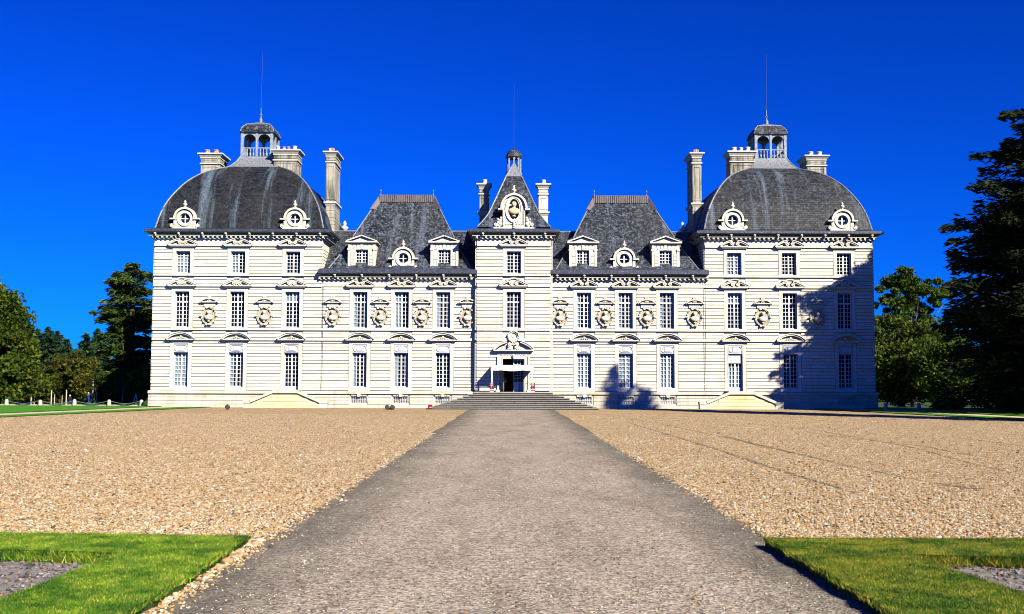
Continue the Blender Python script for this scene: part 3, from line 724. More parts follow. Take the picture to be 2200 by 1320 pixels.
# --- wings
WROOF = [(0, 9.98), (.5, 10.85), (1.06, 11.87), (1.64, 13.08), (2.27, 14.36), (3.08, 16.03)]
def dormer(x, y, blind=0):
    zb, zp, za = 9.9, at(773, 519.5, y).z, at(773, 505, y).z
    wz0, wz1 = at(773, 579, y).z, at(773, 536.5, y).z; w = .45
    b = MB(); D = 3.0
    b.box(x - .82, x - w, y, y + D, zb, wz1); b.box(x + w, x + .82, y, y + D, zb, wz1); b.box(x - .82, x + .82, y, y + D, wz1, zp - .15); b.box(x - w, x + w, y, y + D, zb, wz0)
    for s in (-1, 1):
        b.box(x + s * .82, x + s * 1.0, y - .06, y + D, zb, zp - .15)
        z = zb + .02
        while z + .25 < wz1: b.box(x + s * (w + .12), x + s * .79, y - .035, y + .01, z + .03, z + .25); z += .25
        b.box(x + s * .8, x + s * 1.04, y - .10, y + .3, wz1 - .05, wz1 + .08)
    for k in range(-3, 4):
        xc = x + k * .235; t_ = k * .05; b.prism([(xc - .10, wz1 + .04), (xc + .10, wz1 + .04), (xc + .105 + t_, zp - .17), (xc - .105 + t_, zp - .17)], y - .035 - (.03 if k == 0 else 0), y + .01)
    b.box(x - w - .1, x - w, y - .03, y + .01, wz0, wz1 + .1); b.box(x + w, x + w + .1, y - .03, y + .01, wz0, wz1 + .1); b.box(x - w, x + w, y - .03, y + .01, wz1, wz1 + .1)
    b.box(x - 1.06, x + 1.06, y - .14, y + D, zp - .15, zp - .08); b.box(x - 1.16, x + 1.16, y - .24, y + D, zp - .08, zp + .02)
    b.prism([(x - .95, zp + .02), (x + .95, zp + .02), (x, za - .16)], y - .05, y + .1)
    for s in (-1, 1): b.ribbon([(x + s * 1.14, zp + .05), (x, za - .04)][::s], .12, y - .24, y + .1)
    o = b.build('dormer', M['trim'], CH)
    r = MB(); r.prism([(x - 1.2, zp + .03), (x + 1.2, zp + .03), (x, za + .04)], y + .1, y + 3.6)
    for s in (-1, 1): r.ribbon([(x + s * 1.22, zp + .09), (x, za + .05)][::s], .05, y - .28, y + .12)
    r.build('dormer_roof', M['lead'], o)
    win = window_mesh('dormer', w, wz1 - wz0); win.parent = o; win.location = (x, y + .20, wz0)
    for g in [k for k in bpy.data.objects if k.parent == win]: g.parent = o; g.location = (x, y + .20, wz0)
    d = MB(); d.box(x - w, x + w, y + .7, y + .75, zb, wz1); d.build('dark_opening', M['dark'], o)
    return o
def wing(s, name, g, f):
    cols = {s * c: [(OW, Z['w1a'], Z['w1b']), (OW, Z['w2a'], Z['w2b'])] for c in WC}
    xa, xb = sorted((s * CX, s * TX0))
    STR = [(Z['s1a'], Z['s1b'], .13), (Z['b2a'], Z['b2b'], .14), (8.66, 8.80, .10)]
    facade(xa, xb, cols, 0.0, SEG_W, STR, 9.6, 'white coursed wall of the %s wing' % name)
    d = MB(); d.box(xa, xb, 1.3, 1.4, 0, 9.5); d.build('dark_backing', M['dark'], CH)
    plinth(xa, xb, 0.0, WC, [s * c for c in WC])
    for k, c in enumerate(WC):
        window_column(s * c, 0.0, (1, 2), swan=None, g=g[k], f=f[k]); basement_window(s * c, 0.0)
    zt = 9.85; xo = s * (TX0 + .2); x0, x1 = sorted((s * (CX + .02), xo))
    cons = [s * (3.1 + 1.94 * k) for k in range(6)]
    cornice(x0, x1, 0.0, .4, zt, .27, False, cons)
    # low roof that links tower and pavilion
    b = MB(); rz = gz(497.5, 730, 5.0)
    xs = sorted((s * (CX - .1), s * (TX0 + .5)))
    b.add([(xs[0], .1, zt + .05), (xs[1], .1, zt + .05), (xs[1], 5, rz), (xs[0], 5, rz), (xs[1], 9.9, zt), (xs[0], 9.9, zt), (xs[0], .1, 8.6), (xs[1], .1, 8.6)],
          [(0, 1, 2, 3), (3, 2, 4, 5), (6, 7, 1, 0)])
    b.build('wing_roof', M['slate2'], CH, label='low slate roof of the %s wing' % name)
    b = MB(); b.tube([(xs[0], 5, rz + .02), (xs[1], 5, rz + .02)], .06, 6); b.build('ridge_flashing', M['zinc'], CH)
    # tall hipped roof
    b = MB(); x0, x1 = sorted((s * 3.05, s * 13.35)); pr = smooth_prof(WROOF, 3)
    hipped(b, x0, x1, .15, 9.75, pr, ky=4.8 / 3.08)
    roof = b.build('hipped_roof', M['slate2'], CH, label='tall hipped slate roof over the %s wing' % name)
    ky = 4.8 / 3.08
    for cx_, dx in ((x0, 1), (x1, -1)): q = MB(); q.tube([(cx_ + dx * i, .15 + ky * i, z + .01) for i, z in pr], .05, 6); q.build('hip_flashing', M['zinc'], roof)
    q = MB(); xr0, xr1 = x0 + 3.08, x1 - 3.08
    q.prism([(xr0 - .05, 15.55), (xr1 + .05, 15.55), (xr1 + .02, 16.12), (xr0 - .02, 16.12)], 4.55, 5.35)
    for e, dx in ((xr0, -1), (xr1, 1)):
        q.add([(e, 4.60, 16.1), (e - dx * .05, 4.40, 14.95), (e + dx * .62, 3.85, 14.95), (e + dx * .1, 4.9, 16.1), (e - dx * .05, 4.3, 14.95)], [(0, 1, 2, 3), (3, 2, 1, 0)])
    k = xr0
    while k < xr1: q.box(k, k + .05, 4.49, 4.6, 15.56, 16.14); k += .145
    q.build('ridge_cap', mz, roof)
    q = MB(); q.smooth = True
    for e in (xr0 + .05, xr1 - .05): q.lathe(e, 4.95, [(.07, 16.1), (.05, 16.2), (.02, 16.3), (.02, 16.42), (.06, 16.48), (.05, 16.54), (.008, 16.62)], 8)
    q.build('finial', M['zinc'], roof)
    dormer(s * 11.0, .42); dormer(s * 5.02, .42)
    oculus(s * 8.0, .40, at(863, 555.5, .4).z, 9.93)
    for i, x in enumerate((3.32, 6.56, 9.54, 12.97)): medallion(s * x, i + (1 if s > 0 else 0))
    # garden urn on the party wall behind the chimney
    u = urn(s * 13.0, 5.2, rz - .1, .95, 'trim', CH, 'urn')
mz = mat('rusty_ridge_lead', (.3, .28, .27), .5, .2); t = NT(mz)
t.col(t.ramp(t.noise(t.coord((6, 6, .6)), 2.2, 5, .7), [(.35, (.06, .06, .07)), (.5, (.20, .18, .18)), (.64, (.13, .075, .06))]))
wing(-1, 'left', [0, 3, 3], [3, 5, 3])
wing(1, 'right', [1, 1, 1], [3, 3, 3])

# --- central pavilion
yf = CYC; DW = .76; dz0 = at(1101, 843.5, yf).z; dz1 = at(1101, 771.5, yf).z
STR = [(Z['s1a'], Z['s1b'], .10), (Z['b2a'], Z['b2b'], .13), (Z['s2a'], Z['s2b'], .12), (Z['b3a'], Z['b3b'], .14), (Z['s3a'], Z['s3b'], .13)]
facade(-CX, CX, {0.0: [(DW, dz0, dz1), (OW, Z['w2a'], Z['w2b']), (OW, Z['w3a'], Z['w3b'])]}, yf, SEG_T, STR, 12.5, 'white coursed wall of the central pavilion')
b = MB()
for x in (-CX, CX - .5): b.box(x, x + .5, yf + .5, 8, -.3, 12.5)
for x0_ in (-CX - .055, CX):
    for za, zb in SEG_T:
        n = max(1, round((zb - za) / .243)); h = (zb - za) / n
        for k in range(n): b.box(x0_, x0_ + .055, yf, 8, za + k * h + .045, za + (k + 1) * h)
b.build('side_wall', M['stone'], CH)
d = MB(); d.box(-CX + .55, CX - .55, 1.3, 1.4, 0, 12.4); d.build('dark_backing', M['dark'], CH)
b = MB(); b.box(-CX - .14, CX + .14, yf - .14, yf + .4, -.3, .99); b.box(-CX - .2, CX + .2, yf - .24, yf + .4, .99, 1.1); b.build('plinth', M['plinth'], CH)
window_column(0, yf, (2, 3), swan=True)
cornice(-CX, CX, yf, 8.0, Z['gtop'] - .02, .18, True, [-CX + .42, 0, CX - .42])
CPR = smooth_prof([(0.0, 12.95), (.52, 13.6), (.97, 14.42), (2.06, 17.0), (2.63, 18.12)], 3)
b = MB(); b.smooth = True
x0, x1, y0, y1 = -CX, CX, yf, 8.0
vs = []
for i, z in CPR: vs += [(x0 + i, y0 + i, z), (x1 - i, y0 + i, z)]
b.add(vs, [(2 * k, 2 * k + 1, 2 * k + 3, 2 * k + 2) for k in range(len(CPR) - 1)])
for sx in (0, 1):
    vs = []
    for i, z in CPR:
        a_ = (x0 + i if sx == 0 else x1 - i); vs += [(a_, y0 + i, z), (a_, y1, z)]
    b.add(vs, [(2 * k, 2 * k + 1, 2 * k + 3, 2 * k + 2) if sx else (2 * k, 2 * k + 2, 2 * k + 3, 2 * k + 1) for k in range(len(CPR) - 1)])
roof = b.build('pyramid_roof', M['slate2'], CH, label='steep slate roof of the central pavilion')
q = MB()
for dx in (-1, 1): q.tube([(dx * (CX - i), y0 + i, z + .01) for i, z in CPR], .05, 6)
lo = [(i, z) for i, z in CPR if z >= 16.9]
q.add([(-(CX - lo[0][0]) - .03, y0 + lo[0][0] - .04, lo[0][1]), ((CX - lo[0][0]) + .03, y0 + lo[0][0] - .04, lo[0][1]), (0.0, y0 + 2.60, 18.2)], [(0, 1, 2)])
q.add([((CX - lo[0][0]) + .03, y0 + lo[0][0] - .04, lo[0][1]), ((CX - lo[0][0]) + .03, 5, lo[0][1]), (0, 5, 18.2), (0, y0 + 2.60, 18.2)], [(0, 1, 2, 3)])
q.add([(-(CX - lo[0][0]) - .03, y0 + lo[0][0] - .04, lo[0][1]), (-(CX - lo[0][0]) - .03, 5, lo[0][1]), (0, 5, 18.2), (0, y0 + 2.60, 18.2)], [(3, 2, 1, 0)])
q.build('lead_cap', M['zinc'], roof)
# small lantern behind the apex
ly = 3.1; LL = lambda y: gz(y, 1102, ly); zb_, ze, ztp = LL(374), LL(340), LL(320)
b = MB(); b.lathe(0, ly, [(.62, zb_ - .5), (.62, zb_ - .12), (.66, zb_ - .1), (.66, zb_)], 8, rot=math.pi / 8)
for k in range(8):
    a = k * math.pi / 4 ; b.box(.50 * math.cos(a) - .055, .50 * math.cos(a) + .055, ly + .50 * math.sin(a) - .055, ly + .50 * math.sin(a) + .055, zb_, ze)
b.lathe(0, ly, [(.58, ze - .30), (.60, ze - .24), (.60, ze)], 8, rot=0) if 0 else None
for k in range(8):
    a0, a1 = k * math.pi / 4, (k + 1) * math.pi / 4
    p0 = Vector((.52 * math.cos(a0), ly + .52 * math.sin(a0), 0)); p1 = Vector((.52 * math.cos(a1), ly + .52 * math.sin(a1), 0))
    for t_ in range(8):
        u0, u1 = t_ / 8, (t_ + 1) / 8; h0 = ze - .30 + .24 * math.sin(math.pi * u0); h1 = ze - .30 + .24 * math.sin(math.pi * u1)
        A, B = p0.lerp(p1, u0), p0.lerp(p1, u1)
        b.add([(A.x, A.y, h0), (B.x, B.y, h1), (B.x, B.y, ze), (A.x, A.y, ze)], [(0, 1, 2, 3)])
lan = b.build('lantern', M['lantern'], CH, label='small eight-sided lantern on the central roof')
b = MB(); b.smooth = False
b.lathe(0, ly, [(.62, ze - .02), (.66, ze + .03), (.60, ze + .07), (.58, ze + .2), (.52, ze + .38), (.40, ze + .53), (.2, ze + .62), (.06, ztp + .02), (.03, ztp + .12)], 8)
b.build('lantern_roof', M['slate2'], lan)
b = MB(); b.tube([(0, ly, ztp), (0, ly, gz(184, 1102, ly))], [.014, .008], 6); b.build('lightning_rod', M['rod'], lan)
# chimneys of the pavilion
for s in (-1, 1):
    x0_, x1_ = sorted((s * 1.95, s * 2.62)); zc = at(1037, 395, 5.4).z
    chimney(x0_, x1_, 5.4, 6.2, 13, zc, [(.55, .20, .36, 'potwhite')], ledge=at(1037, 455, 5.4).z, m='old' if s < 0 else 'trim')
# big carved dormer with the bust
def niche():
    b = MB(); y = yf + .12; zc = at(1103, 450, y).z; base = 12.9; n = 40; rx, rz_ = .39, .74
    def rad(a):
        c, s_ = math.cos(a), math.sin(a)
        if s_ >= 0: return .84 / math.sqrt(c * c + (s_ * .84 / 1.0) ** 2)
        return min(.80 / max(abs(c), 1e-6), (zc - base) / max(abs(s_), 1e-6))
    A = [2 * math.pi * i / n for i in range(n)]
    vs = [(rad(a) * math.cos(a), y, zc + rad(a) * math.sin(a)) for a in A] + [(rx * math.cos(a), y, zc + rz_ * math.sin(a)) for a in A]
    vs += [(rad(a) * math.cos(a), y + 1.6, zc + rad(a) * math.sin(a)) for a in A] + [(rx * math.cos(a), y + .35, zc + rz_ * math.sin(a)) for a in A]
    fs = []
    for i in range(n):
        j = (i + 1) % n; fs += [(i + n, j + n, j, i), (i, j, j + 2 * n, i + 2 * n), (j + n, i + n, i + 3 * n, j + 3 * n)]
    fs.append(tuple(3 * n + i for i in range(n)))
    b.add(vs, fs)
    b.ring(0, zc, .62, .96, .50, .84, y - .10, y + .02, 36); b.ring(0, zc, .50, .84, .40, .75, y - .05, y + .02, 36)
    b.ring(0, zc + .02, .98, 1.12, .84, .98, y - .22, y + 1.0, 24, 0, math.pi)
    for s in (-1, 1):
        b.box(s * .80, s * 1.15, y - .22, y + .8, zc - .06, zc + .05)
        b.box(s * .66, s * .80, y - .06, y + .5, base, zc - .06); b.box(s * .74, s * .80, y - .14, y + .1, base + .1, zc - .1)
        for (u, w_, r_) in ((.95, .28, .15), (1.12, .38, .13), (.98, .52, .14), (1.20, .20, .12), (1.05, .10, .12), (1.30, .10, .10), (.92, .70, .11), (1.15, .60, .09)):
            b.ball(s * u, y - .02, base + w_, r_, .12, r_, 8, 5)
        volute(b, s * 1.28, base + .22, .13, s, y - .15, y + .05, .05)
        for u in (.22, .40, .56): b.ball(s * u, y - .14, base + .30 - .12 * u, .07, .08, .06, 7, 5)
        b.box(s * 1.46, s * .80, y - .12, y + .3, base - .12, base + .03)
    b.box(-.80, .80, y - .14, y + .3, base - .12, base + .16)
    for k in range(4): b.ball(0, y - .16, base - .02 + .12 * k, .13 - .012 * k, .10, .07, 8, 5)
    o = b.build('carved_dormer', M['trim'], CH)
    bb = bust_mb(1.45, 0); bb.build('bust', M['stoop'], o, (0, y - .02, zc - .02))
    u = urn(0, y - .04, zc + 1.12, .62, 'trim', o, 'urn')
    q = MB()
    for s in (-1, 1):
        for k in range(3): q.prism([(s * .33 - .10, 16.75 - k * .2), (s * .33 + .10, 16.75 - k * .2), (s * .33, 16.62 - k * .2)][::1], yf + 1.9 - k * .09, yf + 1.97 - k * .09)
    q.build('snow_hook', M['iron'], CH)
niche()
# entrance: surround, pediment, crest, doors
E = lambda x, y: at(x, y, yf - .1)
b = MB()
ez = lambda y: gz(y, 1101, yf - .1)
zb2, zfr, zp0, zp1 = ez(771.5), ez(765.5), ez(756.5), ez(753)
for s in (-1, 1):
    b.box(s * DW, s * (DW + .26), yf - .13, yf + .02, dz0, zb2 + .18); b.box(s * (DW + .26), s * (DW + .40), yf - .20, yf + .02, dz0, zfr)
    b.box(s * (DW + .04), s * (DW + .08), yf - .155, yf - .1, dz0, zb2 + .05); b.box(s * (DW + .2), s * (DW + .48), yf - .26, yf + .02, dz0, dz0 + .18)
b.box(-DW, DW, yf - .13, yf + .02, zb2, zb2 + .18); b.box(-DW - .4, DW + .4, yf - .10, yf + .02, zb2 + .18, zp0)
random.seed(3)
for k in range(34):
    b.ball(-1.03 + k * .0625, yf - .12, zfr + .10 + .045 * math.sin(k * 1.7), .036, .03, .04, 6, 4)
b.box(-DW - .55, DW + .55, yf - .30, yf + .02, zp0, zp0 + .07); b.box(-DW - .66, DW + .66, yf - .42, yf + .02, zp0 + .07, zp0 + .15)
half, hh = 1.42, .62; Rr = (half ** 2 + hh ** 2) / (2 * hh); q0 = math.asin(half / Rr); czz = zp0 + .15 + hh - Rr
arc = [((Rr) * math.sin(a), czz + (Rr) * math.cos(a)) for a in [-q0 + 2 * q0 * k / 20 for k in range(21)]]
b.ribbon(arc[:8], .14, yf - .40, yf); b.ribbon(arc[13:], .14, yf - .40, yf)
b.ribbon([(x, z + .09) for x, z in arc[:8]], .06, yf - .46, yf); b.ribbon([(x, z + .09) for x, z in arc[13:]], .06, yf - .46, yf)
b.prism([(-1.2, zp0 + .15), (1.2, zp0 + .15), (.8, zp0 + .5), (0, zp0 + .68), (-.8, zp0 + .5)], yf - .14, yf + .02)
b.ball(0, yf - .22, zfr + .02, .10, .1, .14, 8, 5); b.ball(0, yf - .2, zfr - .14, .06, .07, .08, 8, 5)
b.build('door_surround', M['trim'], CH)
b = MB(); zc = ez(723)
b.ring(0, zc, .43, .43, .33, .33, yf - .26, yf, 28); b.ring(0, zc, .34, .34, .24, .24, yf - .20, yf, 28); b.ring(0, zc, .25, .25, .001, .001, yf - .12, yf, 20)
for k in range(18): a = k * math.pi / 9; b.ball(.38 * math.cos(a), yf - .27, zc + .38 * math.sin(a), .055, .05, .055, 7, 4)
b.prism([(-.10, zc + .12), (-.10, zc - .05), (0, zc - .14), (.10, zc - .05), (.10, zc + .12)][::1], yf - .18, yf - .1)
for s in (-1, 1):
    volute(b, s * .24, zc - .56, .13, s, yf - .42, yf - .05, .06); volute(b, s * .26, zc - .82, .11, -s, yf - .42, yf - .05, .05)
    for (u, w_, r_) in ((.08, -.5, .07), (.36, -.72, .06), (.12, -.78, .08), (.38, -.9, .07), (.1, -.94, .06)): b.ball(s * u, yf - .36, zc + w_, r_, .07, r_, 7, 5)
b.build('carved_crest', M['trim'], CH)
# recess behind the door, door leaves
b = MB()
b.box(-DW - .1, DW + .1, yf + 1.6, yf + 1.7, dz0 - .1, dz1 + .1); b.build('dark_opening', M['dark'], CH)
b = MB(); hD = dz1 - dz0; y_ = yf + .22
b.box(.0, .05, y_, y_ + .06, dz0 + .02, dz1 - .02); b.box(DW - .08, DW, y_, y_ + .06, dz0 + .02, dz1 - .02); b.box(.05, DW - .08, y_, y_ + .06, dz0 + .02, dz0 + .75)
b.box(.05, DW - .08, y_, y_ + .06, dz1 - .10, dz1 - .02); b.box(.05, DW - .08, y_ - .02, y_ + .06, dz0 + 1.62, dz0 + 1.72)
for k in range(1, 3): b.box(.05 + k * .21, .08 + k * .21, y_ + .01, y_ + .05, dz0 + .75, dz1 - .1)
for z in (.98, 1.2, 1.42, 1.95): b.box(.05, DW - .08, y_ + .01, y_ + .05, dz0 + z, dz0 + z + .03)
b.box(.12, DW - .15, y_ - .012, y_ + .01, dz0 + .12, dz0 + .62)
dr = b.build('entrance_door', M['white'], CH, label='white glazed right leaf of the entrance door, left leaf open')
g = MB(); g.box(.05, DW - .08, y_ + .025, y_ + .03, dz0 + .75, dz1 - .1); g.build('glass_pane', M['glass'], dr)
g = MB(); g.box(.42, .47, y_ - .03, y_ - .013, dz0 + .05, dz0 + .72); g.build('red_strip', M['redstrip'], dr)
b = MB()
b.box(-DW + .01, -DW + .07, yf - .55, yf + .2, dz0 + .02, dz1 - .5); b.box(-DW + .07, -DW + .10, yf - .5, yf + .15, dz0 + .2, dz1 - .7)
b.build('wooden_shutter', M['wood'], CH, label='brown weathered wooden shutter folded open left of the entrance')
b = MB(); b.box(DW - .07, DW - .01, yf - .5, yf + .2, dz0 + .02, dz1 - .5)
b.build('wooden_shutter', M['wood'], CH, label='brown weathered wooden shutter folded open right of the entrance')
# entrance steps
b = MB(); zl = dz0; n = 9; hs = zl / n
b.m = 1; b.box(-2.72, 2.72, -2.3, yf - .1, -.2, zl)
for k in range(1, n):
    e = k * .37; f_ = k * .30
    b.m = 1; b.box(-2.72 - e, 2.72 + e, -2.3 - f_, yf - .10 - .002 * k, -.2, zl - k * hs - .05)
    b.m = 0; b.box(-2.78 - e, 2.78 + e, -2.36 - f_, yf - .11 - .002 * k, zl - k * hs - .049, zl - k * hs)
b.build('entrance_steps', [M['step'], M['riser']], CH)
b = MB(); b.box(-2.76, 2.76, -2.34, yf - .09, zl, zl + .035); b.build('landing_slab', M['plinth'], CH)
for x in (-CX - .0, CX):
    s = 1 if x > 0 else -1; b = MB(); b.tube([(x + s * .1, yf - .12 + .2, 12.2), (x + s * .1, yf + .08, 1.3)], .035, 6); b.build('down_pipe', M['white'], CH)
# ------------------------------------------------------------------ ground
def gnd(px, py, z=0.0):
    d = ray(px, py); t = (z - CAM.z) / d.z; p = CAM + d * t; return (p.x, p.y)
def sstep(a, b, x): x = np.clip((x - a) / (b - a), 0, 1); return x * x * (3 - 2 * x)
def gh(x, y): return float(-2.3 * sstep(6, 70, np.array(y)) * 1.0)
def np_mesh(name, V, F, mats, smooth=False, k=None):
    """V (n,3), F (m,k) index array"""
    me = bpy.data.meshes.new(name); n, m_, k = len(V), len(F), F.shape[1]
    me.vertices.add(n); me.vertices.foreach_set('co', V.astype(np.float32).ravel())
    me.loops.add(m_ * k); me.loops.foreach_set('vertex_index', F.astype(np.int32).ravel())
    me.polygons.add(m_); me.polygons.foreach_set('loop_start', np.arange(0, m_ * k, k, dtype=np.int32))
    me.polygons.foreach_set('loop_total', np.full(m_, k, dtype=np.int32))
    if smooth: me.polygons.foreach_set('use_smooth', np.ones(m_, dtype=bool))
    me.materials.append(mats); me.update(calc_edges=True)
    o = bpy.data.objects.new(name, me); scene.collection.objects.link(o); return o
xs_ = np.concatenate([np.linspace(-900, -130, 12), np.linspace(-120, 120, 49), np.linspace(130, 900, 12)])
ys_ = np.concatenate([np.linspace(-300, -90, 6), np.linspace(-80, 100, 46), np.linspace(110, 1200, 14)])
XX, YY = np.meshgrid(xs_, ys_); ZZ = -2.3 * sstep(6, 70, YY) - .02
nx, ny = len(xs_), len(ys_); idx = np.arange(nx * ny).reshape(ny, nx)
F = np.stack([idx[:-1, :-1], idx[:-1, 1:], idx[1:, 1:], idx[1:, :-1]], -1).reshape(-1, 4)
m = mat('park_ground', (.04, .06, .02), .95); t = NT(m); v = t.coord()
t.col(t.ramp(t.noise(v, .6, 5), [(.4, (.028, .055, .010)), (.6, (.05, .085, .015)), (.75, (.07, .06, .03))])); M['park'] = m
tag(np_mesh('ground', np.stack([XX.ravel(), YY.ravel(), ZZ.ravel()], -1), F, m), None, None, kind='structure')

m = mat('gravel', (.5, .35, .2), .85); t = NT(m); v = t.coord()
vo = t.n('ShaderNodeTexVoronoi'); vo.inputs['Scale'].default_value = 26; vo.inputs['Randomness'].default_value = 1; t.l(v, vo.inputs['Vector'])
sep = t.n('ShaderNodeSeparateColor'); t.l(vo.outputs['Color'], sep.inputs[0])
GR = [(0, (.18, .10, .045)), (.09, (.37, .235, .105)), (.34, (.43, .315, .175)), (.54, (.49, .395, .26)), (.71, (.24, .175, .105)), (.80, (.58, .53, .43)), (.90, (.07, .06, .05)), (.95, (.37, .21, .09))]
c = t.ramp(sep.outputs[0], GR, 'CONSTANT')
vo2 = t.n('ShaderNodeTexVoronoi'); vo2.inputs['Scale'].default_value = 9; t.l(v, vo2.inputs['Vector'])
sep2 = t.n('ShaderNodeSeparateColor'); t.l(vo2.outputs['Color'], sep2.inputs[0])
c = t.mix(.42, c, t.ramp(sep2.outputs[0], GR, 'CONSTANT'))
c = t.mix(.55, c, t.ramp(vo.outputs['Distance'], [(.25, G(1.0)), (.75, G(.25))]), 'MULTIPLY')
big = t.noise(v, .5, 4); c = t.mix(.6, c, t.ramp(big, [(.35, (1.35, 1.3, 1.2)), (.6, (1.8, 1.7, 1.5))]), 'MULTIPLY')
hz = t.noise(v, 5, 4, .8); c = t.mix(.5, c, t.ramp(hz, [(.35, G(.72)), (.62, G(1.15))]), 'MULTIPLY')
t.col(c)
inv = t.n('ShaderNodeMath', operation='SUBTRACT'); inv.inputs[0].default_value = 1; t.l(vo.outputs['Distance'], inv.inputs[1])
t.bump(inv.outputs[0], .9, .03); M['gravel'] = m
def sheet(name, pts, z, m, kind='structure'):
    b = MB(); b.add([(x, y, z) for x, y in pts], [tuple(range(len(pts)))]); return tag(b.build(name, m), None, None, kind=kind)
PL, PR = -2.98, 2.70                                       # path edges
EDGE = [(-21.4, .9), (-21.8, -3.5), (-25.2, -24), (-30.5, -50), (-38, -90)]
EDGER = [(21.4, .9), (21.6, -3.5), (25.0, -24), (30.5, -50), (38, -90)]
sheet('gravel', EDGE + [(38, -90)][:0] + EDGER[::-1], .004, M['gravel'])
m = mat('path_surface', (.28, .26, .24), .9); t = NT(m); v = t.coord()
vo = t.n('ShaderNodeTexVoronoi'); vo.inputs['Scale'].default_value = 42; t.l(v, vo.inputs['Vector'])
sep = t.n('ShaderNodeSeparateColor'); t.l(vo.outputs['Color'], sep.inputs[0])
c = t.ramp(sep.outputs[0], [(0, (.08, .06, .045)), (.22, (.32, .25, .185)), (.50, (.44, .36, .275)), (.74, (.62, .53, .41)), (.88, (.36, .19, .07)), (.94, (.70, .63, .52))], 'CONSTANT')
c = t.mix(.32, c, (.45, .38, .30))
n1 = t.noise(t.coord((1, .35, 1)), 1.1, 6, .7)
c = t.mix(.75, c, t.ramp(n1, [(.33, (.58, .56, .55)), (.5, (.95, .93, .92)), (.68, (1.15, 1.13, 1.12))]), 'MULTIPLY')
n2 = t.noise(v, 9, 5, .8); c = t.mix(.6, c, t.ramp(n2, [(.36, G(.55)), (.6, G(1.2))]), 'MULTIPLY')
sx = t.n('ShaderNodeSeparateXYZ'); t.l(v, sx.inputs[0]); ab = t.n('ShaderNodeMath', operation='ABSOLUTE'); sh = t.n('ShaderNodeMath', operation='ADD'); sh.inputs[1].default_value = .14
t.l(sx.outputs[0], sh.inputs[0]); t.l(sh.outputs[0], ab.inputs[0])
ab2 = t.n('ShaderNodeMath', operation='ADD'); nn = t.n('ShaderNodeMath', operation='MULTIPLY_ADD'); nn.inputs[1].default_value = 2.2; nn.inputs[2].default_value = -1.1; t.l(t.noise(t.coord((1.5, .5, 1)), 1.0, 5, .7), nn.inputs[0]); t.l(nn.outputs[0], ab2.inputs[0]); t.l(ab.outputs[0], ab2.inputs[1])
dv = t.n('ShaderNodeMath', operation='DIVIDE'); t.l(ab2.outputs[0], dv.inputs[0]); dv.inputs[1].default_value = 3.0
moss = t.ramp(dv.outputs[0], [(.55, G(0)), (.92, G(.72))])
c = t.mix(moss, c, (.085, .08, .062)); c = t.mix(1.0, c, (.86, .89, .90), 'MULTIPLY'); t.col(c)
t.bump(t.mix(.5, n2, vo.outputs['Distance']), .8, .02); M['path'] = m
rng = np.random.RandomState(4)
ys = np.linspace(-86, -5.0, 160); jl = PL + rng.uniform(-.04, .04, 160) + .04 * np.sin(ys * .7); jr = PR + rng.uniform(-.04, .04, 160) + .04 * np.sin(ys * .5)
sheet('path', [(a, b_) for a, b_ in zip(jr, ys)] + [(a, b_) for a, b_ in zip(jl[::-1], ys[::-1])], .012, M['path'])

# --- lawns
def lawn_mat(name, a, b_, c_, d_, sc=3.0):
    m = mat(name, a, .9); t = NT(m); v = t.coord()
    c = t.ramp(t.noise(v, sc, 6, .75), [(.3, a), (.46, b_), (.6, c_), (.75, d_)])
    c = t.mix(.5, c, t.ramp(t.noise(v, sc * 14, 3, .8), [(.3, G(.5)), (.65, G(1.25))]), 'MULTIPLY')
    t.col(c); t.bump(t.noise(v, 40, 3), .8, .03); return m
M['lawn'] = lawn_mat('lawn_turf', (.035, .095, .006), (.07, .17, .01), (.12, .22, .015), (.26, .27, .05))
M['lawnfar'] = lawn_mat('lawn_far', (.035, .14, .006), (.055, .21, .008), (.08, .26, .010), (.17, .28, .03), 2.2)
m = mat('turf_side', (.05, .04, .02), .95); t = NT(m); t.col(t.ramp(t.noise(t.coord(), 12, 5), [(.35, (.012, .025, .005)), (.55, (.03, .06, .01)), (.7, (.09, .06, .03))])); M['turfside'] = m
def slab(name, pts, z0, z1, ms, label=None):
    n = len(pts); b = MB(); b.m = 1
    b.add([(x, y, z0) for x, y in pts] + [(x, y, z1) for x, y in pts], [(i, (i + 1) % n, (i + 1) % n + n, i + n) for i in range(n)]); b.m = 0
    b.add([(x, y, z1) for x, y in pts], [tuple(range(n))]); return tag(b.build(name, ms), label, None, kind='structure')
HL = .11
def jag(a, b_, n=24, amp=.03, seed=0):
    r = np.random.RandomState(seed); out = []
    for i in range(n): 
        t_ = i / n; out.append((a[0] + (b_[0] - a[0]) * t_ + r.uniform(-amp, amp), a[1] + (b_[1] - a[1]) * t_ + r.uniform(-amp, amp)))
    return out
LA, LB = gnd(533, 1152, HL), gnd(0, 1145, HL); LB = (LA[0] + (LB[0] - LA[0]) * 4, LA[1] + (LB[1] - LA[1]) * 4)
LC, LCl = gnd(262, 1188, HL), gnd(0, 1180, HL); LCl = (LC[0] + (LCl[0] - LC[0]) * 6, LC[1] + (LCl[1] - LC[1]) * 6)
LE = gnd(0, 1291, HL); LE2 = (LC[0] + (LE[0] - LC[0]) * 4, LC[1] + (LE[1] - LC[1]) * 4)
LG = gnd(262, 1320, HL); LG2 = (LA[0] + (LG[0] - LA[0]) * 2.2, LA[1] + (LG[1] - LA[1]) * 2.2)
LPOLY = jag(LA, LB, 40, .02, 1) + jag(LB, LCl, 3, 0) + jag(LCl, LC, 60, .03, 2) + jag(LC, LE2, 40, .015, 3) + jag(LE2, LG2, 3, 0) + jag(LG2, LA, 40, .045, 4)
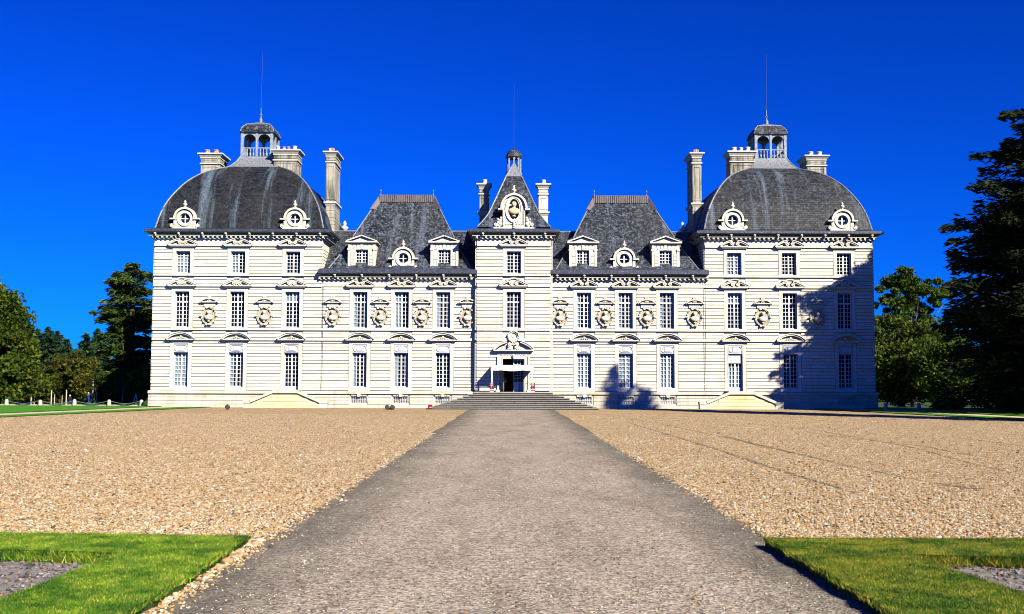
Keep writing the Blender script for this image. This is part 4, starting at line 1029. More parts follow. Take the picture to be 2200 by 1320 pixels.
slab('near_lawn', LPOLY, -.05, HL, [M['lawn'], M['turfside']])
RA, RB = gnd(1648, 1157, HL), gnd(2200, 1158, HL); RB = (RA[0] + (RB[0] - RA[0]) * 4, RA[1] + (RB[1] - RA[1]) * 4)
RC, RCr = gnd(1950, 1191, HL), gnd(2200, 1196, HL); RCr = (RC[0] + (RCr[0] - RC[0]) * 6, RC[1] + (RCr[1] - RC[1]) * 6)
RE = gnd(2200, 1277, HL); RE2 = (RC[0] + (RE[0] - RC[0]) * 4, RC[1] + (RE[1] - RC[1]) * 4)
RG = gnd(1930, 1320, HL); RG2 = (RA[0] + (RG[0] - RA[0]) * 2.2, RA[1] + (RG[1] - RA[1]) * 2.2)
RPOLY = jag(RA, RG2, 40, .03, 5) + jag(RG2, RE2, 3, 0) + jag(RE2, RC, 40, .015, 6) + jag(RC, RCr, 60, .03, 7) + jag(RCr, RB, 3, 0) + jag(RB, RA, 40, .02, 8)
slab('near_lawn', RPOLY, -.05, HL, [M['lawn'], M['turfside']])
# soil and mixed gravel in the beds beside the near lawns
m = mat('bed_soil', (.2, .18, .16), .95); t = NT(m); v = t.coord()
t.col(t.mix(.6, t.ramp(t.noise(v, 4, 5, .7), [(.35, (.06, .045, .03)), (.5, (.26, .24, .235)), (.66, (.17, .13, .085))]), t.ramp(t.noise(v, 45, 3, .8), [(.35, G(.3)), (.6, G(1.3))]), 'MULTIPLY')); t.bump(t.noise(v, 45, 3), .9, .02); M['soil'] = m
sheet('bed_soil', [(LC[0] + .6, LC[1] + .2), (LCl[0], LCl[1] + .2), LE2, (LC[0] + .8, LC[1] - .4)], .009, m)
sheet('bed_soil', [(RC[0] - .8, RC[1] - .4), RE2, (RCr[0], RCr[1] + .2), (RC[0] - .6, RC[1] + .2)], .009, m)
sheet('dirt_edge', [(a - .02, b_) for a, b_ in zip(jl[:40], ys[:40])][::1] + [(x, y) for x, y in [(jl[39] - .5, ys[39]), (jl[0] - .5, ys[0])]], .008, m)
# far lawns either side of the forecourt
def off(pts, d): return [(x - d if x < 0 else x + d, y) for x, y in pts]
def strip(name, E_, d0, d1, z1, ms):
    a, b_ = off(E_, d0), off(E_, d1); P = a + b_[::-1]
    if E_[0][0] > 0: P = P[::-1]
    return slab(name, P, -.05, z1, ms)
strip('lawn_edging', EDGE, 0, 1.8, .05, [M['lawnfar'], M['turfside']]); strip('far_lawn', EDGE, 3.5, 80, .09, [M['lawnfar'], M['turfside']])
strip('lawn_edging', EDGER, 0, 1.8, .05, [M['lawnfar'], M['turfside']]); strip('far_lawn', EDGER, 3.5, 80, .09, [M['lawnfar'], M['turfside']])
mm = mat('pale_path', (.5, .42, .27), .95); t = NT(mm); t.col(t.ramp(t.noise(t.coord(), 5, 5), [(.35, (.40, .33, .20)), (.65, (.62, .54, .38))]))
for E_ in (EDGE, EDGER):
    a, b_ = off(E_, 1.75), off(E_, 3.55); P = a + b_[::-1]; sheet('side_path', P if E_[0][0] < 0 else P[::-1], .046, mm)
b = MB(); b.box(-48, -27.2, 1.15, 1.35, -.1, .135); tag(b.build('stone_kerb', M['plinth']), None, None, kind='structure')
b = MB(); b.box(27.2, 46, -2.6, -2.45, -.1, .135); b.build('stone_kerb', M['plinth']); tag(bpy.data.objects['stone_kerb.001'], None, None, kind='structure')

# --- grass blades and loose stones near the camera
def inpoly(P, pts):
    P = np.array(P); x, y = pts[:, 0], pts[:, 1]; c = np.zeros(len(pts), bool); j = len(P) - 1
    for i in range(len(P)):
        xi, yi, xj, yj = *P[i], *P[j]
        with np.errstate(divide='ignore', invalid='ignore'):
            c ^= ((yi > y) != (yj > y)) & (x < (xj - xi) * (y - yi) / (yj - yi + 1e-12) + xi)
        j = i
    return c
def visible(pts, mx=.49): return (np.abs(pts[:, 0] - CAM.x) < mx * (pts[:, 1] - CAM.y) + .3)
def blades(name, P, n, h, z, m, lean=.35, w=.004, seed=1):
    r = np.random.RandomState(seed); n = len(P) if n is None else n
    a = r.uniform(0, 2 * np.pi, n); hh = h * r.uniform(.5, 1.3, n); ww = w * r.uniform(.7, 1.4, n)
    ux, uy = np.cos(a) * ww, np.sin(a) * ww; b_ = r.uniform(0, 2 * np.pi, n); l = hh * lean * r.uniform(.3, 1.5, n)
    base = np.stack([P[:, 0], P[:, 1], np.broadcast_to(z, (n,))], -1)
    V = np.empty((n, 3, 3)); V[:, 0] = base + np.stack([ux, uy, 0 * ux], -1); V[:, 1] = base - np.stack([ux, uy, 0 * ux], -1)
    V[:, 2] = base + np.stack([np.cos(b_) * l, np.sin(b_) * l, hh], -1)
    return V.reshape(-1, 3)
def island_mat(name, stops, rough=.7, trans=0, noise=None):
    m = mat(name, (.1, .2, .02), rough); t = NT(m); g = t.n('ShaderNodeNewGeometry')
    c = t.ramp(g.outputs['Random Per Island'], stops, 'CONSTANT' if noise is None else 'LINEAR')
    if noise:
        c = t.mix(noise[1], c, t.ramp(t.noise(t.coord(), noise[0], 4, .7), [(.38, noise[2]), (.62, noise[3])]), 'MULTIPLY')
    t.col(c)
    if trans: t.b.inputs['Subsurface Weight'].default_value = 0; t.b.inputs['Transmission Weight'].default_value = 0
    return m
M['blade'] = island_mat('grass_blade', [(0, (.025, .11, .004)), (.35, (.05, .18, .006)), (.7, (.095, .25, .008)), (.93, (.24, .30, .04)), (1, (.42, .40, .14))], .6, 0, (2.4, 1.0, (.30, .42, .4), (2.1, 1.35, 1.6)))
M['blade2'] = island_mat('grass_blade_darker', [(0, (.02, .075, .004)), (.35, (.05, .125, .005)), (.7, (.11, .19, .008)), (.93, (.25, .26, .03)), (1, (.36, .33, .10))], .6, 0, (2.4, 1.0, (.30, .42, .4), (2.2, 1.35, 1.6)))
for POLY, seed, bm_ in ((LPOLY, 11, M['blade']), (RPOLY, 12, M['blade2'])):
    r = np.random.RandomState(seed); P = np.array(POLY)
    x0, x1 = (max(P[:, 0].min(), -8), -2) if seed == 11 else (2, min(P[:, 0].max(), 8))
    Q = np.stack([r.uniform(x0, x1, 330000), r.uniform(-70.4, -65.0, 330000)], -1)
    Q = Q[inpoly(POLY, Q) & visible(Q)]; V = [blades('', Q, None, .020, HL - .004, None, .8, .0035, seed)]
    # longer fringe over the edges
    E = []
    for i in range(len(P)):
        a, b_ = P[i], P[(i + 1) % len(P)]; L = np.hypot(*(b_ - a))
        if L > 3: continue
        k = int(L * 520); t_ = r.uniform(0, 1, (k, 1)); e = a + (b_ - a) * t_ + r.normal(0, .018, (k, 2)); E.append(e)
    E = np.concatenate(E); E = E[visible(E)]
    V.append(blades('', E, None, .05, HL - .03, None, .8, .004, seed + 5))
    hedge = np.array(jag(LCl, LC, 600, .05, 9) if seed == 11 else jag(RC, RCr, 600, .05, 9)); hedge = np.repeat(hedge, 24, 0) + r.normal(0, .05, (600 * 24, 2)); hedge = hedge[visible(hedge)]
    V.append(blades('', hedge, None, .075, .02, None, .9, .005, seed + 6))
    V = np.concatenate(V); F = np.arange(len(V)).reshape(-1, 3)
    tag(np_mesh('grass_blades', V, F, bm_), None, None, kind='stuff')
# pebbles: squashed, jittered octahedron-like stones
M['pebble'] = island_mat('pebble', [(p_, tuple(min(1, q * 1.0) for q in c_)) for p_, c_ in GR], .8)
ico = bmesh.new(); bmesh.ops.create_icosphere(ico, subdivisions=1, radius=1.0); IV = np.array([v.co[:] for v in ico.verts]); IF = np.array([[v.index for v in f.verts] for f in ico.faces]); ico.free()
def pebbles(P, size, z, seed, name, m):
    r = np.random.RandomState(seed); n = len(P); s = size * r.lognormal(0, .35, n)
    S = np.stack([s * r.uniform(.8, 1.35, n), s * r.uniform(.7, 1.1, n), s * r.uniform(.4, .75, n)], -1)
    a = r.uniform(0, np.pi, n); tl = r.normal(0, .35, n)
    V = IV[None] * (1 + r.uniform(-.16, .16, (n, len(IV), 1))) * S[:, None, :]
    X = V[..., 0] * np.cos(tl)[:, None] - V[..., 2] * np.sin(tl)[:, None]; Zc = V[..., 0] * np.sin(tl)[:, None] + V[..., 2] * np.cos(tl)[:, None]
    Xr = X * np.cos(a)[:, None] - V[..., 1] * np.sin(a)[:, None]; Yr = X * np.sin(a)[:, None] + V[..., 1] * np.cos(a)[:, None]
    V = np.stack([Xr + P[:, 0:1], Yr + P[:, 1:2], Zc + z + s[:, None] * .35], -1).reshape(-1, 3)
    F = (IF[None] + (np.arange(n) * len(IV))[:, None, None]).reshape(-1, 3)
    return tag(np_mesh(name, V, F, m), None, None, kind='stuff')
r = np.random.RandomState(21)
N = 380000; D = 11.9 + (62 - 11.9) * r.uniform(0, 1, N) ** 1.7; sd = r.choice([-1, 1], N); X = np.where(sd < 0, r.uniform(-.49, 0, N) * D, r.uniform(0, .49, N) * D) + CAM.x
P = np.stack([X, D + CAM.y], -1); ok = ((P[:, 0] < PL - .02) | (P[:, 0] > PR + .02)) & ~inpoly(LPOLY, P) & ~inpoly(RPOLY, P)
ok &= (P[:, 1] > LA[1] - .0) | (r.uniform(0, 1, N) < .25)
LINES = [([(1354, 910), (1473, 946), (1563, 974), (1654, 1005), (1745, 1033), (1836, 1060)], .11), ([(1555, 937), (1636, 958), (1745, 983), (1836, 1005), (1973, 1033)], .11),
         ([(2010, 1040), (2060, 1046), (2110, 1052)], .32), ([(1727, 928), (1836, 944), (1973, 958), (2086, 980), (2200, 992)], .11), ([(2055, 942), (2130, 950), (2200, 960)], .11),
         ([(1600, 910), (1745, 924), (1836, 940), (1960, 962), (2100, 1000), (2200, 1022)], .09), ([(1300, 893), (1420, 912), (1560, 941), (1700, 975)], .07)]
def segdist(P, A, B):
    d = B - A; t_ = np.clip(((P - A) @ d) / (d @ d), 0, 1); return np.hypot(*(P - A - t_[:, None] * d).T)
wob = .03 * np.sin(P[:, 0] * 9) + r.normal(0, .03, len(P))
for pts, w in LINES:
    G_ = [np.array(gnd(*p)) for p in pts]
    for A_, B_ in zip(G_[:-1], G_[1:]): ok &= ~((segdist(P, A_, B_) + wob < w * .75) & (r.uniform(0, 1, len(P)) < .7))
pebbles(P[ok], .0112, .004, 31, 'gravel_stones', M['pebble'])
# scattered stones along the path margins and in the beds
n = 5000; yy = -78 + 8.2 + r.uniform(0, 1, n) ** 1.5 * 30; s_ = r.choice([0, 1], n); xx = np.where(s_ == 0, PL + np.abs(r.normal(0, .10, n)) - .06, PR - np.abs(r.normal(0, .10, n)) + .06)
Q = np.stack([xx, yy], -1); pebbles(Q, .013, .012, 33, 'path_edge_stones', M['pebble'])
n = 9000; Qp = np.stack([r.uniform(PL, PR, n), -70.2 + 30 * r.uniform(0, 1, n) ** 1.6], -1); pebbles(Qp, .0065, .012, 36, 'path_grit', island_mat('path_grit', [(0, (.10, .07, .05)), (.3, (.34, .27, .20)), (.6, (.52, .45, .36)), (.85, (.34, .18, .07)), (.92, (.62, .58, .5))], .9))
n = 9000; Q = np.stack([r.uniform(-7, -4, n), r.uniform(-69.6, -66.3, n)], -1); Q2 = np.stack([r.uniform(3.5, 7, n), r.uniform(-69.6, -66.3, n)], -1)
Q = np.concatenate([Q, Q2]); Q = Q[~inpoly(LPOLY, Q) & ~inpoly(RPOLY, Q)]; pebbles(Q[::3], .012, .009, 34, 'bed_stones', island_mat('bed_stone', [(0, (.07, .055, .045)), (.4, (.18, .155, .14)), (.75, (.28, .26, .25)), (.9, (.26, .16, .07))], .9))
n = 2500; Q = np.stack([PL - np.abs(r.normal(.07, .07, n)), r.uniform(-70.2, -65.4, n)], -1); pebbles(Q, .016, .008, 35, 'border_stones', M['pebble'])
# rake and wheel lines in the right-hand gravel
m = mat('rake_line', (.055, .042, .03), .95); nt = m.node_tree; t = NT(m)
tr = nt.nodes.new('ShaderNodeBsdfTransparent'); mx = nt.nodes.new('ShaderNodeMixShader'); nt.links.new(t.ramp(t.noise(t.coord(), 6, 5, .85), [(.44, G(.0)), (.56, G(.75))]), mx.inputs[0])
nt.links.new(tr.outputs[0], mx.inputs[1]); nt.links.new(nt.nodes['Principled BSDF'].outputs[0], mx.inputs[2]); nt.links.new(mx.outputs[0], nt.nodes['Material Output'].inputs[0])
for pts, w in LINES:
    P = [gnd(*p) for p in pts]; b = MB(); vs = []
    for i, p in enumerate(P):
        a, c = P[max(0, i - 1)], P[min(len(P) - 1, i + 1)]; dx, dy = c[0] - a[0], c[1] - a[1]; q = math.hypot(dx, dy)
        w_ = w * .7 * (.6 + .5 * math.sin(math.pi * i / max(1, len(P) - 1))); vs += [(p[0] - dy / q * w_, p[1] + dx / q * w_, .008), (p[0] + dy / q * w_, p[1] - dx / q * w_, .008)]
    b.add(vs, [(2 * i + 1, 2 * i + 3, 2 * i + 2, 2 * i) for i in range(len(P) - 1)]); tag(b.build('rake_line', m), None, None, kind='structure')
# ------------------------------------------------------------------ trees
def leaf_mat(name, stops, noise=None, rough=.6):
    m = island_mat(name, stops, rough, 0, noise); nt = m.node_tree; b_ = nt.nodes['Principled BSDF']
    tl = nt.nodes.new('ShaderNodeBsdfTranslucent'); mx = nt.nodes.new('ShaderNodeMixShader'); mx.inputs[0].default_value = .22
    src = b_.inputs['Base Color'].links[0].from_socket; nt.links.new(src, tl.inputs[0])
    nt.links.new(b_.outputs[0], mx.inputs[1]); nt.links.new(tl.outputs[0], mx.inputs[2]); nt.links.new(mx.outputs[0], nt.nodes['Material Output'].inputs[0])
    return m
NZ = lambda s, a=.7: (s, .8, (a * .6, a * .65, a * .6), (1.3, 1.25, 1.0))
M['leafYG'] = leaf_mat('leaf_yellow_green', [(0, (.018, .038, .004)), (.5, (.046, .085, .008)), (.85, (.095, .135, .011)), (1, (.15, .14, .015))], NZ(.7))
M['leafG'] = leaf_mat('leaf_green', [(0, (.022, .05, .006)), (.6, (.05, .09, .010)), (1, (.09, .13, .014))], NZ(.5))
M['leafO'] = leaf_mat('leaf_olive_brown', [(0, (.018, .03, .005)), (.5, (.042, .055, .008)), (.85, (.075, .07, .010)), (1, (.13, .08, .010))], NZ(.6))
M['leafOr'] = leaf_mat('leaf_orange', [(0, (.04, .05, .008)), (.5, (.10, .095, .010)), (1, (.24, .15, .013))], NZ(.8))
M['leafOl'] = leaf_mat('leaf_yellow_olive', [(0, (.025, .04, .005)), (.5, (.065, .08, .009)), (.85, (.12, .115, .012)), (1, (.22, .13, .012))], NZ(.5))
M['conif'] = leaf_mat('needle_dark', [(0, (.012, .034, .018)), (.6, (.028, .066, .032)), (1, (.055, .11, .045))], NZ(.6))
M['cedar'] = leaf_mat('needle_cedar', [(0, (.022, .050, .014)), (.6, (.055, .095, .022)), (1, (.12, .165, .032))], NZ(.6))
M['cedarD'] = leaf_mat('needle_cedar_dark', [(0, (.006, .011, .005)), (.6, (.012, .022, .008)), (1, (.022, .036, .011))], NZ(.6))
M['leafR'] = leaf_mat('leaf_bright', [(0, (.05, .14, .008)), (.6, (.10, .22, .012)), (1, (.22, .28, .03))], NZ(2))
m = mat('bark', (.10, .08, .06), .95); t = NT(m); t.col(t.ramp(t.noise(t.coord((6, 6, 1)), 2, 4), [(.35, (.05, .04, .03)), (.65, (.16, .13, .10))])); M['bark'] = m

def cards(C, size, asp, r, normal=None, flat=0.0, direc=None):
    """random leaf quads at points C"""
    n = len(C); s = size * r.uniform(.6, 1.4, n)
    u = r.normal(0, 1, (n, 3)) if direc is None else direc + r.normal(0, .35, (n, 3))
    if direc is None: u[:, 2] *= (1 - flat)
    u /= np.linalg.norm(u, axis=1, keepdims=True)
    w = r.normal(0, 1, (n, 3)); w[:, 2] *= (1 - flat); w -= (w * u).sum(1, keepdims=True) * u; w /= np.linalg.norm(w, axis=1, keepdims=True) + 1e-9
    a = u * s[:, None]; b_ = w * (s * asp)[:, None]
    return np.stack([C - a, C + b_ * .9, C + a, C - b_ * .9], 1).reshape(-1, 3)
def crown(name, V, m, parent): 
    F = np.arange(len(V)).reshape(-1, 4); o = np_mesh(name, V, F, m); o.parent = parent; return o
def leafy(label, X, Y, h, rad, m, seed, lobes=None, n=16000, size=.20, low=.12, group=None, cat='tree', name='broadleaf_tree', tr=.25, nclump=90, gaps=.0, hollow=.55):
    r = np.random.RandomState(seed); z0 = gh(X, Y); root = empty(name, (X, Y, z0), label, cat, group)
    b = MB(); b.smooth = True; top = h * .8
    b.tube([(0, 0, -.3), (.05 * h * .1, 0, h * .25), (-.01 * h, .02, h * .5), (0, 0, top)], [tr * 1.2, tr, tr * .7, tr * .15], 8)
    L = lobes or [(0, 0, h * .55, rad, rad, h * .45)]
    for k in range(12):
        lb = L[k % len(L)]; a = r.uniform(0, 6.28); zz = r.uniform(.25, .6) * h; e = (lb[0] + math.cos(a) * lb[3] * .7, lb[1] + math.sin(a) * lb[4] * .7, min(h * .92, lb[2] + r.uniform(-.3, .5) * lb[5]))
        b.tube([(0, 0, zz), (e[0] * .5, e[1] * .5, zz + (e[2] - zz) * .6), e], [tr * .3, tr * .15, tr * .03], 5)
    b.build('trunk', M['bark'], root)
    C = []; wts = np.array([l[3] * l[4] * l[5] for l in L]); wts = wts / wts.sum()
    for l, w in zip(L, wts):
        k = max(6, int(nclump * w)); d = r.normal(0, 1, (k, 3)); d /= np.linalg.norm(d, axis=1, keepdims=True)
        rr = r.uniform(hollow, 1.0, (k, 1)); cc = d * rr * np.array([l[3], l[4], l[5]]) + np.array([l[0], l[1], l[2]])
        cc = cc[cc[:, 2] > h * low]; per = int(n * w / max(1, len(cc))); cr = .34 * (l[3] * l[4] * l[5]) ** (1 / 3)
        for c in cc:
            q = r.normal(0, 1, (per, 3)); q /= np.linalg.norm(q, axis=1, keepdims=True); s = cr * r.uniform(.6, 1.35)
            C.append(c + q * (r.uniform(.0, 1, (per, 1)) ** .5) * s * np.array([1.15, 1.15, .8]))
    C = np.concatenate(C); C = C[C[:, 2] > .05]; crown('crown', cards(C, size, .6, r), m, root); return root
def conifer(label, X, Y, h, rad, m, seed, levels=26, per=9, size=.5, droop=.12, shape=1.0, base=.06, group=None, dens=24, name='conifer', tr=.3, up=0.0, irregular=.25, flat=.5, cat='tree', jz=.0, zj=.05, extra=()):
    """whorls of branches carrying needle sprays; radius profile by shape"""
    r = np.random.RandomState(seed); z0 = gh(X, Y); root = empty(name, (X, Y, z0), label, cat, group)
    b = MB(); b.smooth = True; b.tube([(0, 0, -.3), (0, 0, h * .5), (0, 0, h * .985)], [tr * 1.3, tr * .8, tr * .08], 8)
    C, Dd = [], []
    for a, zz, L_ in extra:                                # single long limbs that stick out of the crown
        s = r.uniform(.35, 1.0, 420); off_ = r.normal(0, 1, 420) * (.16 * L_ * (1.05 - s) + .10)
        C.append(np.stack([np.cos(a) * L_ * s - np.sin(a) * off_, np.sin(a) * L_ * s + np.cos(a) * off_, zz + .12 * L_ * s - .10 * L_ * s ** 3 + r.normal(0, .10, 420) - np.abs(off_) * .25], -1))
        Dd.append(np.stack([np.cos(a) + 0 * s, np.sin(a) + 0 * s, -.25 * s], -1)); b.tube([(0, 0, zz), (math.cos(a) * L_ * .6, math.sin(a) * L_ * .6, zz + .06 * L_), (math.cos(a) * L_ * .97, math.sin(a) * L_ * .97, zz + .02 * L_)], [.16, .08, .02], 5)
    for lv in range(levels):
        t_ = lv / (levels - 1); z = h * (base + (1 - base) * t_) ; R_ = rad(t_) if callable(rad) else rad * (1 - t_) ** shape + .25
        for k in range(per):
            a = r.uniform(0, 2 * np.pi); L_ = R_ * r.uniform(1 - irregular * 1.6, 1 + irregular * .5); zz = z + r.uniform(-.5, .5) * h / levels + jz * r.normal()
            ns = max(3, int(dens * L_ / 3)); s = r.uniform(.12, 1.0, ns) ** .8
            dr = -droop * L_ * s ** 2 + up * L_ * s
            x, y = np.cos(a) * L_ * s, np.sin(a) * L_ * s
            wdt = .22 * L_ * (1.05 - s) + .12; off_ = r.normal(0, 1, ns) * wdt
            c = np.stack([x - np.sin(a) * off_, y + np.cos(a) * off_, zz + dr + r.normal(0, zj * (1 + L_ * .3), ns) - np.abs(off_) * .2], -1)
            C.append(c); d = np.stack([np.cos(a) - np.sin(a) * off_ * .5, np.sin(a) + np.cos(a) * off_ * .5, -droop * 2 * s + up], -1); Dd.append(d)
            if L_ > 1.5 and k % 2 == 0: b.tube([(0, 0, zz), (math.cos(a) * L_ * .5, math.sin(a) * L_ * .5, zz - droop * L_ * .25 + up * L_ * .5), (math.cos(a) * L_ * .9, math.sin(a) * L_ * .9, zz - droop * L_ * .8 + up * L_ * .9)], [tr * .22, tr * .12, .015], 4)
    b.build('trunk', M['bark'], root)
    C = np.concatenate(C); Dd = np.concatenate(Dd); Dd /= np.linalg.norm(Dd, axis=1, keepdims=True)
    V = cards(C, size, .30, r, direc=Dd, flat=flat); crown('crown', V, m, root); return root
def gp(px, D): return (px - 1095) * D / FPX + CAM.x
# left of the chateau, front to back
def XD(px, D): return gp(px, D), D + CAM.y
X, Y = XD(-45, 92); leafy('large yellow-green broadleaf tree cut by the left edge of the photo', X, Y, 10.9, 4.6, M['leafYG'], 3,
      lobes=[(0, 0, 7.0, 3.6, 3.4, 3.6), (1.6, -1, 4.2, 3.3, 2.8, 2.6), (2.2, -.5, 2.2, 3.6, 2.6, 2.0), (-2, 0, 4, 3.5, 3, 3.6)], n=70000, size=.17, nclump=260, low=.01, tr=.4)
rc = lambda t: float(np.interp(t, [0, .15, .4, .55, .7, .82, .93, 1], [3.4, 4.0, 3.6, 3.5, 3.4, 2.9, 2.2, 1.2])) * (.85 + .15 * math.sin(t * 23))
X, Y = XD(283, 102); conifer('broad green cedar with layered drooping branches beside the left tower', X, Y, 12.9, rc, M['cedar'], 5, levels=17, per=17, size=.25, droop=.15, dens=120, tr=.4, base=.16, name='cedar_tree', irregular=.3, up=.08)
def ztop(py, D): return CAM.z + (824.5 + 2 - py) * D / FPX
for i, (px, D, ty, rr, lab) in enumerate([(62, 226, 703, 4.6, 'dark blue-green spruce with the highest tip behind the yellow-green tree'), (82, 232, 716, 4.6, 'dark spruce, second from the left in the far clump'),
        (104, 228, 712, 4.8, 'dark spruce in the middle of the far clump'), (124, 234, 720, 4.6, 'dark spruce right of the middle in the far clump'), (144, 226, 738, 4.2, 'shorter dark spruce at the right end of the far clump'), (186, 230, 724, 4.4, 'dark conifer just left of the cedar, partly behind it'),
        (210, 236, 716, 4.8, 'dark conifer directly behind the left branches of the cedar')]):
    X, Y = XD(px, D); conifer(lab, X, Y, ztop(ty, D) - gh(X, Y), rr, M['conif'], 40 + i, levels=22, per=13, size=.62, dens=34, shape=.62, group='dark spruces behind the garden', name='spruce_tree', base=.04, irregular=.35)
for i, (px, D, ty, rr, mm, lab) in enumerate([(84, 176, 788, 3.6, 'leafO', 'small olive-brown garden tree, leftmost of the row behind the bollards'), (133, 172, 776, 2.6, 'leafO', 'small olive tree with an orange tip behind the bollards'),
        (182, 170, 772, 2.5, 'leafOl', 'small garden tree with a yellow and orange crown behind the bollards'), (50, 182, 786, 4.2, 'leafG', 'low dark green tree beside the large yellow-green one'), (108, 186, 790, 3.8, 'leafG', 'low dark green tree between the two small olive ones'),
        (160, 188, 754, 4.4, 'leafO', 'round brownish tree behind the small yellow-topped one'), (205, 184, 776, 3.8, 'leafG', 'dark green tree right of the yellow-topped one'), (243, 112, 818, 1.3, 'leafG', 'low dark green shrub under the cedar'),
        (306, 93, 798, 1.0, 'leafOr', 'thin young tree with pale orange leaves against the left tower'), (266, 99, 822, 1.9, 'leafG', 'low green shrub between the cedar and the left tower')]):
    X, Y = XD(px, D); leafy(lab, X, Y, ztop(ty, D) - gh(X, Y), rr, M[mm], 60 + i, n=9000, size=.15 if D < 120 else .26, tr=.09, group='small trees in the garden left of the chateau', name='garden_tree', nclump=50, low=.02, hollow=.3,
        lobes=[(0, 0, (ztop(ty, D) - gh(X, Y)) * .52, rr, rr, (ztop(ty, D) - gh(X, Y)) * .48)])
# far belt of woodland that reads as one mass
r = np.random.RandomState(90); C = []
for k in range(170):
    px = r.uniform(-80, 345) if k < 105 else r.uniform(1870, 2300); D = r.uniform(250, 270); X = gp(px, D); hh = r.uniform(7.5, 11.5) if k < 105 else r.uniform(8, 14); q = r.normal(0, 1, (150, 3)); q /= np.linalg.norm(q, axis=1, keepdims=True)
    C.append(np.array([X, D + CAM.y, -2.3 + hh * .52]) + q * np.array([3.6, 3.6, hh * .52]) * r.uniform(.5, 1, (150, 1)))
C = np.concatenate(C); tag(np_mesh('far_woodland', cards(C, .6, .7, r), np.arange(len(C) * 4).reshape(-1, 4), M['leafG']), None, None, kind='stuff')
# right of the chateau
X, Y = XD(1962, 112); leafy('tall dark green broadleaf tree rising behind the right tower', X, Y, 15.6, 4.2, M['leafG'], 8,
      lobes=[(-.6, 0, 13.0, 2.4, 2.4, 1.7), (2.6, 0, 12.0, 1.8, 1.9, 1.5), (-2.6, 0, 11.4, 1.5, 1.8, 1.3), (-.8, 0, 10.8, 2.2, 2.0, 1.4), (1.2, .3, 10.0, 1.6, 1.6, 1.2), (0, 0, 7.5, 3.6, 3.0, 2.8)], n=26000, size=.17, nclump=150, tr=.35, low=.05, hollow=.25)
X, Y = XD(1935, 97); leafy('yellow-green tree lit from the left between the right tower and the dark cedar', X, Y, 8.6, 3.4, M['leafYG'], 9,
      lobes=[(-1.2, 0, 6.6, 2.6, 2.2, 1.7), (2.2, 0, 6.0, 2.4, 2.2, 1.6), (0, 0, 3.4, 4.0, 3, 3)], n=22000, size=.16, nclump=130, tr=.3, low=.03)
X, Y = XD(2030, 92); leafy('green bushy tree at the foot of the dark cedar on the right', X, Y, 6.6, 3.2, M['leafG'], 10, n=12000, size=.16, nclump=80, tr=.2, low=.02, hollow=.3)
# the big dark cedar at the right edge
def rb(t):
    return float(np.interp(t, [0, .08, .2, .35, .5, .62, .72, .8, .88, .94, 1.0], [8.2, 8.6, 8.4, 7.8, 7.3, 6.4, 5.4, 4.8, 4.2, 2.6, .5]))
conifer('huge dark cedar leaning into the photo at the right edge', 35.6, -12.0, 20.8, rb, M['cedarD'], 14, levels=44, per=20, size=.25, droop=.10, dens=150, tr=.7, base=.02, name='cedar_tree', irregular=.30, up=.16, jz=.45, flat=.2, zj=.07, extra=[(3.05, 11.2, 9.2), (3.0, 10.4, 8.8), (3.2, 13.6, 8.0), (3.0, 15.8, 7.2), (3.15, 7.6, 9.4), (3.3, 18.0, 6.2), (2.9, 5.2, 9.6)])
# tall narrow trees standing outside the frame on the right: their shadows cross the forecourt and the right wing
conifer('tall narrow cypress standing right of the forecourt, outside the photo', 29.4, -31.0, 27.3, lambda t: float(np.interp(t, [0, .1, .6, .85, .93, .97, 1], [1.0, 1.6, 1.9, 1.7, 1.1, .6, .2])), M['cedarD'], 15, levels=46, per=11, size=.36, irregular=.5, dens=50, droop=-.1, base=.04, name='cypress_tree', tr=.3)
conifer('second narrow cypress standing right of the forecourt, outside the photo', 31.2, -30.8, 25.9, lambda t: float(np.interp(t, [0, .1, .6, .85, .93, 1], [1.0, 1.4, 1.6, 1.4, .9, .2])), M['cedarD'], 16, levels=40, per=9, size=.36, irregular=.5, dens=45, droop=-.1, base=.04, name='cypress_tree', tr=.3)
# shrubs on the right lawn edge
def shrub(label, px, D, h, w, m, seed, n=3000, size=.10, name='shrub'):
    X, Y = XD(px, D); r = np.random.RandomState(seed); root = empty(name, (X, Y, gh(X, Y)), label, 'shrub')
    b = MB()
    for k in range(7): a = r.uniform(0, 6.28); b.tube([(0, 0, -.1), (math.cos(a) * w * .5, math.sin(a) * w * .4, h * .75)], [.03, .01], 4)
    b.build('stem', M['bark'], root); q = r.normal(0, 1, (n, 3)); q /= np.linalg.norm(q, axis=1, keepdims=True)
    C = q * np.array([w, w * .8, h * .55]) * (r.uniform(.2, 1, (n, 1)) ** .5) * (1 + .25 * np.sin(q[:, :1] * 9) * np.cos(q[:, 2:] * 7)) + np.array([0, 0, h * .5]); C = C[C[:, 2] > .02]
    crown('leaves', cards(C, size, .5, r), m, root)
shrub('spreading bright green fern-like shrub on the right lawn behind the bollards', 2036, 74, .95, 1.2, M['leafR'], 3, 2600, .09)
shrub('small yellowish plant left of the fern-like shrub', 2012, 73, .42, .38, M['leafOr'], 4, 700, .06)
shrub('glossy upright green bush near the right edge of the photo', 2160, 70, 1.5, .85, M['leafR'], 5, 2600, .08)

